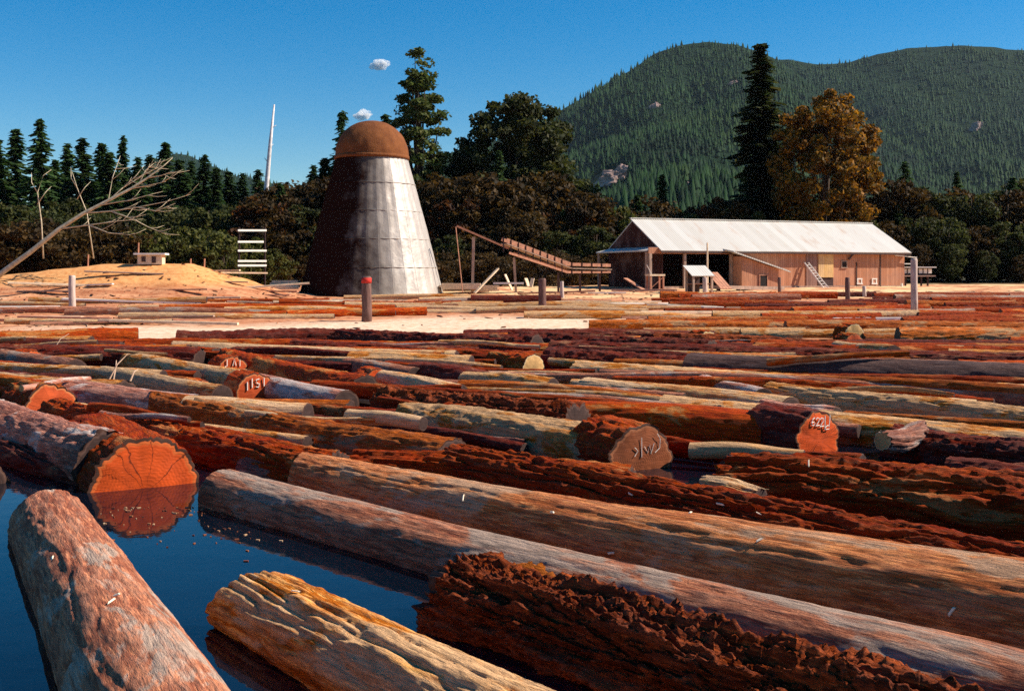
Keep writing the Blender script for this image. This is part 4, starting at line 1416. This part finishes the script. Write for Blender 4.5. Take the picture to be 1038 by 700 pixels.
MB().tube([(fu(859.5), -.12, fz(859.5, 263)), (fu(862.5), -.25, fz(862.5, 258)), (fu(865), -.4, fz(865, 256))], .10, 8).build('vent_pipe', M['timber_dark'], mill)
MB().bar((fu(905), -.3, EZ - .55), (LL + 1.2, -.35, EZ - .75), .12, .08).build('gutter', M['plank_white'], mill)


def wl(x, y, z):
    """Mill local to world."""
    return O + u * x + vv * y + Vector((0, 0, mz + z))


# things at the mill
def thing_mesh(name, m, mat, label, cat, group=None, base=None):
    c = Vector(base) if base is not None else Vector((sum(v[0] for v in m.v) / len(m.v), sum(v[1] for v in m.v) / len(m.v), min(v[2] for v in m.v)))
    me = mesh_from(name, [Vector(v) - c for v in m.v], m.f, mat)
    o = link(name, me, None, c)
    return tag(o, label, cat, group)


lad = empty('ladder', wl(fu(828), -1.4, 0), label='wooden ladder leaning against the mill front', cat='ladder')
a, b = wl(fu(828), -1.5, -.05), wl(fu(816), -.2, fz(816, 266))
off = u * .28
for s in (-1, 1):
    MB().bar(a + off * s - lad.location, b + off * s * .8 - lad.location, .13, .10).build('rail', M['plank_white'], lad)
for k in range(1, 10):
    c = a.lerp(b, k / 10)
    MB().bar(c - off - lad.location, c + off - lad.location, .05).build('rung', M['plank_white'], lad)
# booth with pale roof
bo = empty('booth', (P(709, 300, 94).x, 94, gz1(17, 94)), .38, label='small open booth with bright tin roof in front of the mill opening', cat='booth')
hz = 3.0 - (275 - HZ) * 94 / F - bo.location.z
rm_ = roof_slab(-1.12, 1.02, -.75, hz - .36, .75, hz + .5, .07)
rm_.build('roof', M['tin'], bo)
for sx, sy in ((-.9, -.55), (.85, -.55), (-.9, .55), (.85, .55)):
    MB().box((sx, sy, (hz + sy * .55) / 2 - .1), (.16, .16, hz + sy * .55 - .1)).build('post', M['timber'], bo)
MB().box((-.25, .5, hz * .4), (1.1, .06, hz * .8)).build('back_panel', M['timber_dark'], bo)
MB().box((0, 0, hz * .42), (1.6, .9, .08)).build('shelf', M['timber_red'], bo)
m = MB().tube([P(717, 303, 95.5), P(717, 246, 95.5)], [.10, .07], 8)
thing_mesh('pole', m, M['plank_pale'], 'slender upright pole rising above the booth to the eaves', 'pole')
# ramp and dock
m = MB()
A0, B0 = P(722, 276, 98), P(737, 293, 96)
for k in range(4):
    o_ = Vector((.30 * k - .4, .3 * k, 0))
    m.bar(A0 + o_, B0 + o_, .26, .06)
thing_mesh('plank_ramp', m, M['timber_red'], 'red brown plank ramp slanting down beside the booth', 'ramp')
dk = empty('loading_dock', P(757, 296, 97), label='low grey timber dock along the annex of the mill', cat='dock')
a, b = P(724, 291, 97.5), P(789, 292, 101.5)
MB().bar(a - dk.location, b - dk.location, 1.5, .30).build('deck', M['timber'], dk)
for k in (.05, .35, .65, .95):
    c = a.lerp(b, k) - dk.location
    MB().box(c + Vector((0, -.4, -.45)), (.3, .3, .6)).build('leg', M['timber_dark'], dk)
# saw bench in the opening
be = empty('saw_bench', P(664, 293, 98.5), .38, label='wooden work bench with tilted board in the mill opening', cat='bench')
MB().box((0, 0, 1.22), (1.5, .9, .16)).build('bench_top', M['plank_pale'], be)
for sx in (-.62, .62):
    for sy in (-.35, .35):
        MB().box((sx, sy, .58), (.13, .13, 1.16)).build('leg', M['timber_red'], be)
MB().bar((-.6, -.36, .1), (.6, -.36, 1.05), .1, .04).build('brace', M['timber_red'], be)
MB().bar((-.75, .1, 2.1), (-.35, .0, 1.3), .12, .05).build('fence_board', M['plank_white'], be)
m = MB().bar(P(634, 282, 99), P(653, 294, 97.5), .5, .08)
thing_mesh('plank', m, M['timber_red'], 'reddish plank leaning by the corner post of the mill', 'plank')
m = MB().bar(P(620, 294, 97), P(686, 294, 97), .3, .16)
thing_mesh('timber_beam', m, M['timber'], 'grey timber beam on the ground before the mill corner', 'beam')
# raised shed at the right
rs = empty('raised_shed', P(926, 292, 113), .15, label='low grey flat roofed shed raised on posts right of the mill', cat='shed')
hb = 3.0 - (279 - HZ) * 113 / F - rs.location.z


def rx(px):
    return (px - 926) * 113 / F


MB().box((rx(927), 0, hb + .8), (3.6, 2.0, .10)).build('roof', M['plank_white'], rs)
MB().box((rx(918), 0, hb + 1.15), (.8, .8, .10)).build('roof_hatch', M['plank_white'], rs)
MB().box((rx(925), .2, hb + .38), (3.2, 1.3, .74)).build('cabin', M['timber_dark'], rs)
for px in (914, 919, 931, 936, 941):
    MB().box((rx(px), -.49, hb + .42), (.36, .06, .44)).build('window', M['plank_white'], rs)
MB().box((rx(927), 0, hb - .06), (3.5, 1.9, .12)).build('floor', M['timber'], rs)
for px in (914, 922, 931, 938):
    MB().box((rx(px), -.6, (hb - .12) / 2), (.14, .14, hb - .12)).build('post', M['timber_dark'], rs)
m = MB().tube([P(914, 294, 110), P(914, 287, 110)], .12, 8)
thing_mesh('marker_post', m, M['plank_white'], 'short white post below the raised shed', 'post')

# ------------------------------------------------------------------ conveyor to the burner
cv = empty('refuse_conveyor', P(540, 294, 95), label='sloping timber conveyor trestle from the mill up towards the burner', cat='conveyor')
cl_ = cv.location.copy()
A0, B0, C0 = P(511, 247, 92.5), P(577, 272, 95.5), P(617, 273, 97.5)
side = Vector((.35, .94, 0)) * .55
for s, nm in ((-1, 'side_rail'), (1, 'side_rail')):
    m = MB()
    m.bar(A0 + side * s + Vector((0, 0, .35)) - cl_, B0 + side * s + Vector((0, 0, .35)) - cl_, .09, .26)
    m.bar(B0 + side * s + Vector((0, 0, .35)) - cl_, C0 + side * s + Vector((0, 0, .35)) - cl_, .09, .26)
    m.build(nm, M['timber_red'], cv)
    m = MB()
    m.bar(A0 + side * s + Vector((.6, 0, -.75)) - cl_, B0 + side * s + Vector((0, 0, -.32)) - cl_, .10, .18)
    m.bar(B0 + side * s + Vector((0, 0, -.32)) - cl_, C0 + side * s + Vector((0, 0, -.22)) - cl_, .10, .18)
    m.build('lower_stringer', M['timber_red'], cv)
m = MB()
m.bar(A0 - cl_, B0 - cl_, 1.0, .06)
m.bar(B0 - cl_ + Vector((.02, 0, .004)), C0 - cl_, 1.0, .06)
m.build('trough_floor', M['timber'], cv)
for k in range(9):
    p = A0.lerp(B0, (k + .3) / 9) - cl_
    MB().bar(p - side * 1.15 + Vector((0, 0, -.6)), p - side * 1.15 + Vector((0, 0, .62)), .10).build('cross_tie', M['timber_dark'], cv)
for k in range(4):
    p = B0.lerp(C0, (k + .5) / 4) - cl_
    MB().bar(p - side * 1.15 + Vector((0, 0, -.4)), p - side * 1.15 + Vector((0, 0, .5)), .10).build('cross_tie', M['timber_dark'], cv)
MB().bar(P(463, 229, 92) - cl_, P(516, 252, 92.6) - cl_, .16, .14).build('boom', M['timber_red'], cv)
MB().bar(P(566, 276, 95) - cl_, P(566, 296, 95) - cl_, .18).build('support', M['timber_dark'], cv)
MB().bar(P(588, 276, 96) - cl_, P(588, 295, 96) - cl_, .18).build('support', M['timber_dark'], cv)
MB().bar(P(608, 276, 97) - cl_, P(608, 295, 97) - cl_, .18).build('support', M['timber_dark'], cv)
MB().bar(P(521, 261, 93) - cl_, P(523, 296, 93) - cl_, .20).build('support', M['timber'], cv)
MB().bar(P(480, 240, 92.4) - cl_, P(479, 296, 92.4) - cl_, .22).build('support', M['timber'], cv)
m = MB().tube([P(462, 230, 91.8), P(469, 296, 91.0)], .045, 6)
thing_mesh('guy_pole', m, M['timber_red'], 'thin leaning pole under the upper end of the conveyor', 'pole')
m = MB().bar(P(481, 297, 90), P(505, 272, 91.5), .24, .10)
thing_mesh('plank', m, M['plank_pale'], 'pale plank propped slantwise below the conveyor', 'plank')
m = MB().bar(P(500, 287, 91), P(531, 287, 91), .2, .14)
thing_mesh('timber_beam', m, M['plank_white'], 'white timber lying on the scrap under the conveyor', 'beam')
for k, (a, b, lab) in enumerate((((512, 278), (519, 294), 'short tilted board stacked behind the white timber'), ((533, 282), (536, 290), 'upright pale board right of the white timber'), ((540, 282), (538, 291), 'second upright pale board beside the dark post'))):
    thing_mesh('board', MB().bar(P(*a, 91.5), P(*b, 91.2), .3, .07), M['plank_pale'], lab, 'board')
# low walls of piled lumber on the yard
for a, b, Yq, h, lab in (((447, 287), (486, 293), 92, .5, 'low pale lumber pile at the foot of the burner'), ((440, 289), (505, 295), 93.5, .5, 'long pale lumber pile behind the propped plank'), ((276, 284), (302, 291), 91, .5, 'pale lumber block left of the burner')):
    m = MB()
    nlay = 3
    for j in range(nlay):
        x0, x1 = P(a[0], 0, Yq).x, P(b[0], 0, Yq).x
        zt, zb_ = P(0, a[1], Yq).z, P(0, b[1], Yq).z
        hh = (zt - zb_) / nlay
        m.box(((x0 + x1) / 2 + .08 * (-1) ** j, Yq + .03 * j, zb_ + hh * (j + .5)), (x1 - x0, 1.2, hh * .92))
    thing_mesh('lumber_pile', m, M['plank_pale'], lab, 'lumber')

# white slatted rack
ra = empty('slatted_rack', P(255, 285, 98), label='rack of five white horizontal bars behind the earth mound', cat='rack')
for (x0, x1, y) in ((241, 270, 233.5), (241, 267, 245), (241, 270, 254), (241, 270, 264.5), (241, 270, 269)):
    MB().bar(P(x0, y, 98) - ra.location, P(x1, y, 99.9) - ra.location, .10, .17).build('bar', M['plank_white'], ra)
for x, y_ in ((242.5, 98.3), (268.5, 100.1)):
    MB().bar(P(x, 230, y_) - ra.location, P(x, 290, y_) - ra.location, .12).build('post', M['timber_dark'], ra)
# hut on the mound
c = P(153.5, 268, 86)
hu = empty('pump_hut', (c.x, 86, gz1(c.x, 86) - .05), .1, label='tiny flat white roofed hut on top of the earth mound', cat='hut')
MB().box((0, 0, .36), (1.8, 1.2, .72)).build('wall', M['plank_pale'], hu)
MB().box((0, 0, .79), (2.3, 1.6, .13)).build('roof', M['plank_white'], hu)
MB().box((-.45, -.61, .4), (.3, .05, .4)).build('window', M['timber_dark'], hu)
MB().box((.3, -.61, .36), (.3, .05, .5)).build('window', M['timber_dark'], hu)
for px, y0, y1, lab in ((140, 246, 264, 'thin orange stake behind the tiny white roofed hut'), (89, 258, 270, 'short orange stake on the mound left of the hut'), (207, 262, 270, 'short dark stake on the right shoulder of the mound'), (193, 262, 268, 'leaning stake on the mound right of the hut')):
    Yq = 88.0
    b = P(px, y1, Yq)
    b.z = gz1(b.x, Yq) - .1
    thing_mesh('stake', MB().tube([b, P(px + .5, y0, Yq)], .06, 6), M['timber_red'], lab, 'stake')

# ------------------------------------------------------------------ mooring posts
M['pile'] = mk_plain('pile_wood', (.15, .075, .06), .45, 3, stretch=(3, 3, .6), bump=.6, bd=.03)
M['pile_pale'] = mk_plain('pile_pale', (.50, .38, .32), .35, 3, stretch=(3, 3, .6), bump=.6, bd=.03)
M['paint_red'] = mk_plain('red_paint', (.5, .03, .02), .3, 5)


def pile(px, y0, y1, wpx, mat, label, cap=None, lean=0, Yq=None):
    # depth where its foot meets the bank
    best = Yq
    if best is None:
        for Yt_ in np.arange(54, 112, .25):
            x = (px - CX) * Yt_ / F
            if HZ + (CAMH - max(0, gz1(x, Yt_))) * F / Yt_ <= y1:
                best = Yt_
                break
    a, b = P(px, y1 + 3, best), P(px + lean, y0, best)
    r_ = wpx * best / F / 2
    o = empty('mooring_post', a, label=label, cat='post')
    n = 12
    m = MB().tube([Vector((0, 0, -.3)), (b - a) * .3 + Vector((.02, 0, 0)), (b - a) * .65, (b - a) * .97, b - a], [r_ * 1.08, r_, r_ * .97, r_ * .95, r_ * .82], n)
    vs = np.array(m.v)
    vs[:, :2] += .06 * r_ * 2 * fbm(vs[:, 0] * 6, vs[:, 1] * 6, vs[:, 2] * 2, int(px), 3)[:, None]
    m.v = [tuple(q_) for q_ in vs]
    m.build('shaft', M[mat], o, True)
    if cap == 'red':
        MB().tube([(b - a) * .86, (b - a) * .97], r_ * 1.03, 12).build('painted_band', M['paint_red'], o, True)
    return o


pile(73, 279, 317, 7, 'pile_pale', 'grey post standing in front of the earth mound')
pile(371.5, 280, 326, 10, 'pile', 'dark post with red painted top in front of the burner', 'red')
pile(549.5, 282, 313, 8, 'pile', 'dark short post standing below the conveyor')
pile(569.5, 285, 306, 4, 'pile_pale', 'slim pale post right of the dark short one')
pile(926.5, 262, 322, 7, 'pile_pale', 'tall pale post right of the sawmill, higher than all other posts')
pile(859, 281, 307, 5, 'pile', 'dark post in front of the mill wall under the small square window')
pile(790, 281, 297, 3.5, 'pile', 'thin dark post at the end of the dock')
pile(876, 290, 301, 4, 'pile_pale', 'short stubby post in front of the two tiny framed windows')
pile(714.5, 281, 300, 5, 'pile_pale', 'pale stout post standing under the booth roof', Yq=92.5)

# ------------------------------------------------------------------ logs and boards on the bank
ng = 0
for _ in range(1500):
    if ng >= 44:
        break
    y = rng.uniform(51.5, 88)
    x = rng.uniform(.16 * y, .46 * y + 4) if ng < 41 else rng.uniform(-.46 * y, -.05 * y)
    if x < 8 and (y > 82 or y < 66):
        continue
    k = rng.choice([0, 1, 2, 3, 4, 5, 7], p=[.34, .18, .2, .1, .12, .04, .02])
    i, L, r, data = PROTO[k * 2 + int(rng.random() < .6)]
    sc = rng.uniform(.5, .85)
    ang = math.radians(rng.normal(2, 5))
    s = (x - L * sc / 2, y, x + L * sc / 2, y)
    if any(seg_dist(s, q_) < (q_[4] + r * sc) * .95 for q_ in LOGS[-ng - 1:]):
        continue
    ng += 1
    lab = KINDS[i][3].split(' log')[0] + ' log lying on the bank in front of the sawmill' if x > 8 else KINDS[i][3].split(' log')[0] + ' log lying on the bare bank near the burner'
    put_log(data, (x, y, gz1(x, y) + r * sc * .55), ang, 0, rng.uniform(0, 6.28), lab, 'logs lying on the bank', L, r, sc)
long_pale = [log_data(11.0, .24, .20, 150, 30, 600 + i, bark=b_, cut='cut_weathered', bend=.12, **SM) for i, b_ in enumerate(('wood_pale', 'wood_tan', 'bark_red', 'bark_grey'))]
for k, (px, py, Yq) in enumerate(((90, 326, 60), (230, 322, 64), (60, 316, 69), (190, 313, 71), (330, 316, 68), (430, 311, 75), (270, 306, 79), (120, 308, 78), (500, 306, 80), (600, 309, 76), (640, 321, 64), (420, 303, 84), (20, 308, 76), (170, 318, 67), (310, 319, 66), (440, 314, 71), (560, 312, 73), (480, 316, 69), (350, 309, 76), (530, 308, 78), (570, 317, 69), (640, 315, 72))):
    c = P(px, py, Yq)
    i = (0, 0, 3, 0, 1, 0, 2, 1, 0, 0, 1, 1, 0, 3, 2, 0, 1, 0, 2, 3, 0, 1)[k]
    put_log(long_pale[i], (c.x, Yq, gz1(c.x, Yq) + .12), rng.normal(-.01, .02), 0, rng.uniform(0, 6), ('pale', 'tan', 'reddish', 'greyish')[i] + ' slim timber lying level along the bank before the burner', 'slim timbers along the bank', 11, .24, (.8, 1.1, .95)[k % 3], 'timber').name = 'timber'
data = log_data(6.2, .38, .34, 100, 36, 77, bark='bark_dark', cut='cut_red', **MD)
c = P(523, 312, 78)
put_log(data, (c.x, 78, gz1(c.x, 78) + .25), -.02, 0, 0, 'dark log lying alone on the pale bank by the short dark post', 'logs lying on the bank', 6.2, .38)

pl = [MB().box((0, 0, 0), (L, w, h)) for L, w, h in ((5.5, .3, .09), (3.2, .26, .08), (8.5, .34, .12))]
plm = [[mesh_from('board', p.v, p.f, M[mm]) for p in pl] for mm in ('plank_pale', 'plank_white', 'timber_red', 'timber')]
for k in range(110):
    y = rng.uniform(58, 95)
    x = rng.uniform(-.47 * y, .40 * y)
    if y < 70 and -17 < x < 9:
        continue
    if (x + 11.5) ** 2 + (y - 93) ** 2 < 45 or (x > 10 and y > 88):
        continue
    w_ = rng.choice(4, p=[.35, .2, .3, .15])
    o = link('board', plm[w_][rng.integers(0, 3)], None, (x, y, gz1(x, y) + rng.uniform(.05, .16)), (rng.normal(0, .05), rng.normal(0, .02), rng.normal(0, .28)))
    o.scale = (rng.uniform(.5, 1.2), rng.uniform(.7, 1.3), 1)
    tag(o, ('pale', 'whitish', 'reddish', 'grey')[w_] + ' loose board lying among others on the bank', 'board', 'loose boards scattered on the bank')

# bark crumbs and wood scraps on the bank and on the logs
r = np.random.default_rng(41)
n = 4600
yy = r.uniform(53.5, 97, n)
xx = r.uniform(-.48, .48, n) * yy
zz = gz(xx, yy) + .02
kp = ~((yy < 72) & (xx > -19) & (xx < 10) & (r.random(n) < .93)) & ~((zz > 1.9) & (r.random(n) < .6))
xx, yy, zz = xx[kp], yy[kp], zz[kp]
n = len(xx)
sz = (r.uniform(.18, 1, n) ** 2.5 * .32)[:, None] * np.array([1, .28, .10]) * r.uniform(.5, 1.5, (n, 3))
rot = r.random(n) * 6.28
cx, sx_ = np.cos(rot), np.sin(rot)
ex = np.stack([cx * sz[:, 0], sx_ * sz[:, 0], r.normal(0, .02, n)], -1)
ey = np.stack([-sx_ * sz[:, 1], cx * sz[:, 1], r.normal(0, .02, n)], -1)
ez = np.stack([0 * cx, 0 * cx, sz[:, 2]], -1)
c0 = np.stack([xx, yy, zz], -1)
vs = np.stack([c0 - ex - ey - ez, c0 + ex - ey - ez, c0 + ex + ey - ez, c0 - ex + ey - ez, c0 - ex * .7 - ey * .6 + ez, c0 + ex * .6 - ey * .7 + ez, c0 + ex * .7 + ey * .6 + ez, c0 - ex * .6 + ey * .7 + ez], 1).reshape(-1, 3)
b_ = np.arange(n)[:, None] * 8
fc = np.concatenate([b_ + np.array(q_) for q_ in ((3, 2, 1, 0), (4, 5, 6, 7), (0, 1, 5, 4), (1, 2, 6, 5), (2, 3, 7, 6), (3, 0, 4, 7))])
M['scrap'] = mk_leaf('bark_scrap', [(.10, .03, .015), (.25, .07, .03), (.40, .15, .06), (.65, .42, .24)], trans=0)
o = link('bark_debris', mesh_from('bark_debris', vs, fc, M['scrap']))
tag(o, 'bark crumbs and wood scraps strewn over the bank', 'debris', kind='stuff')

# bark bits floating on the open water
m = MB()
for k in range(220):
    y = r.uniform(7.2, 15.2)
    x = r.uniform(-6.5, -.3)
    if r.random() < .8:
        y, x = 14.6 - r.random() ** 2 * 2.2, r.uniform(-5.2, -2.2)
    a = r.random() * 6.28
    L_ = r.uniform(.008, .05)
    M3 = Matrix.Rotation(a, 3, 'Z')
    m.box((x, y, .004), (L_, L_ * r.uniform(.25, .6), .012), M3)
o = m.build('floating_bark', M['scrap'])
tag(o, 'small bits of bark floating on the open water', 'debris', kind='stuff')

# chips on the near logs
M['chip'] = mk_plain('chip', (.82, .68, .50), .15, 6, bump=0)
m = MB()
m.add([(-.06, -.02, 0), (.07, -.015, .005), (.05, .025, .01), (-.05, .02, 0), (-.04, -.012, .022), (.05, -.01, .03), (.035, .018, .03), (-.035, .015, .02)],
      [(3, 2, 1, 0), (4, 5, 6, 7), (0, 1, 5, 4), (1, 2, 6, 5), (2, 3, 7, 6), (3, 0, 4, 7)])
chip = mesh_from('wood_chip', m.v, m.f, M['chip'])
bpy.context.view_layer.update()
dg = bpy.context.evaluated_depsgraph_get()
for (px, py) in ((54, 566), (118, 604), (114, 610), (770, 520), (700, 520), (770, 548), (730, 510), (640, 500), (965, 620), (620, 560), (470, 505), (560, 520), (820, 470), (300, 600)):
    d_ = P(px, py, 1.0) - Vector((0, 0, CAMH))
    hit, loc, nrm, fi, ob, mt = S.ray_cast(dg, Vector((0, 0, CAMH)), d_.normalized())
    if not hit or ob.name.startswith(('water', 'wood_chip')):
        continue
    q_ = nrm.to_track_quat('Z', 'X').to_euler()
    o = link('wood_chip', chip, None, loc + nrm * .008, q_)
    o.rotation_euler.rotate_axis('Z', rng.uniform(0, 6.28))
    o.scale = (rng.uniform(.35, .9), rng.uniform(.25, .6), rng.uniform(.3, .7))
    tag(o, 'small pale wood chip lying on one of the near logs', 'wood chip', 'wood chips on the near logs')
# loose poles and split slabs lying across the raft
pdat = [log_data(4.0, .11, .08, 60, 18, 500 + i, bark=b_, cut='cut_weathered', rough=.08, plates=.1, lobes=.2, bend=.10, ragged=.8) for i, b_ in enumerate(('wood_pale', 'wood_tan', 'bark_brown', 'bark_silver', 'bark_rough'))]
nm_ = ('bleached', 'tan', 'brown', 'silvery', 'dark rough')
for k in range(55):
    y = 19 + 30 * rng.random()
    x = rng.uniform(-.47, .47) * y
    i = int(rng.integers(0, 5))
    sc = rng.uniform(.35, 1.05)
    ang = -math.radians(np.interp(y, [15, 22, 33, 42, 50], [44, 38, 27, 15, 4]) + rng.normal(0, 9))
    hit, loc, nrm, fi, ob, mt = S.ray_cast(dg, Vector((x, y, 20)), Vector((0, 0, -1)))
    if not hit or not ob.name.startswith('log') or nrm.z < .75:
        continue
    put_log(pdat[i], (x, y, loc.z + .07 * sc), ang, rng.normal(0, .02), rng.uniform(0, 6.28), nm_[i] + ' loose pole lying on top of the raft', 'loose poles lying on the raft', 4.0, .11, sc, 'pole').name = 'pole'

# broken twigs standing on the raft
M['twig'] = mk_plain('twig', (.55, .36, .24), .3, 6)
for a, b, lab in (((104, 385), (130, 358), 'longest thin twig slanting up over the raft at left'), ((114, 380), (118, 365), 'short twig beside the longest slanting one'), ((50, 352), (70, 338), 'thin twig slanting over the far left logs'), ((128, 384), (140, 374), 'little bent twig right of the longest one')):
    A0 = G(a[0], a[1], .5)
    B0 = P(b[0], b[1], A0.y + .4)
    m = MB().tube([A0 + Vector((0, 0, -.3)), A0.lerp(B0, .5) + Vector((.04, 0, .05)), B0], [.022, .018, .008], 5)
    thing_mesh('twig', m, M['twig'], lab, 'twig')

# ------------------------------------------------------------------ air, light, camera
t = NT('air')
t.nt.nodes.remove(t.b)
pv = t.n('ShaderNodeVolumePrincipled')
pv.inputs['Color'].default_value = (.60, .80, .95, 1)
pv.inputs['Density'].default_value = HAZE = .00002
pv.inputs['Anisotropy'].default_value = .1
t.l(pv.outputs[0], t.out.inputs['Volume'])
m = MB().box((0, 1750, 440), (7000, 4000, 890))
hz_ = m.build('haze', t.m)
hz_.location = (0, 0, 0)
tag(hz_, 'thin bluish air between the yard and the mountains', 'haze', kind='stuff')

az, el = math.radians(88), math.radians(40)       # azimuth clockwise from +Y
sd = Vector((math.sin(az) * math.cos(el), math.cos(az) * math.cos(el), math.sin(el)))
sun = bpy.data.lights.new('sun', 'SUN')
sun.energy = 5.0
sun.angle = math.radians(.5)
sun.color = (1, .90, .76)
so = bpy.data.objects.new('sun', sun)
COL.objects.link(so)
so.rotation_euler = sd.to_track_quat('Z', 'Y').to_euler()
so.location = sd * 100
W = bpy.data.worlds.new('World')
S.world = W
W.use_nodes = True
nt = W.node_tree
bg = nt.nodes['Background']
sk = nt.nodes.new('ShaderNodeTexSky')
sk.sky_type = 'NISHITA'
sk.sun_disc = False
sk.sun_elevation = el
sk.sun_rotation = az
sk.air_density = 1.0
sk.dust_density = .2
sk.ozone_density = 3.0
sk.altitude = 300
hs = nt.nodes.new('ShaderNodeHueSaturation')
hs.inputs['Saturation'].default_value = 1.6
nt.links.new(sk.outputs[0], hs.inputs['Color'])
nt.links.new(hs.outputs[0], bg.inputs['Color'])
bg.inputs['Strength'].default_value = .071

cam = bpy.data.cameras.new('camera')
cam.sensor_width = 36
cam.lens = 36 * F / 1038
cam.shift_y = -(350 - HZ) / 1038
cam.clip_end = 20000
cam.clip_start = .1
co = bpy.data.objects.new('camera', cam)
COL.objects.link(co)
co.location = (0, 0, CAMH)
co.rotation_euler = (PI / 2, 0, 0)
S.camera = co
S.view_settings.view_transform = 'Standard'
S.view_settings.look = 'None'
S.view_settings.exposure = .78
S.view_settings.gamma = 1
S.cycles.use_denoising = False
S.cycles.sample_clamp_indirect = 2
S.cycles.sample_clamp_direct = 12
S.cycles.max_bounces = 10
S.cycles.diffuse_bounces = 3
S.cycles.glossy_bounces = 3
S.cycles.volume_bounces = 8
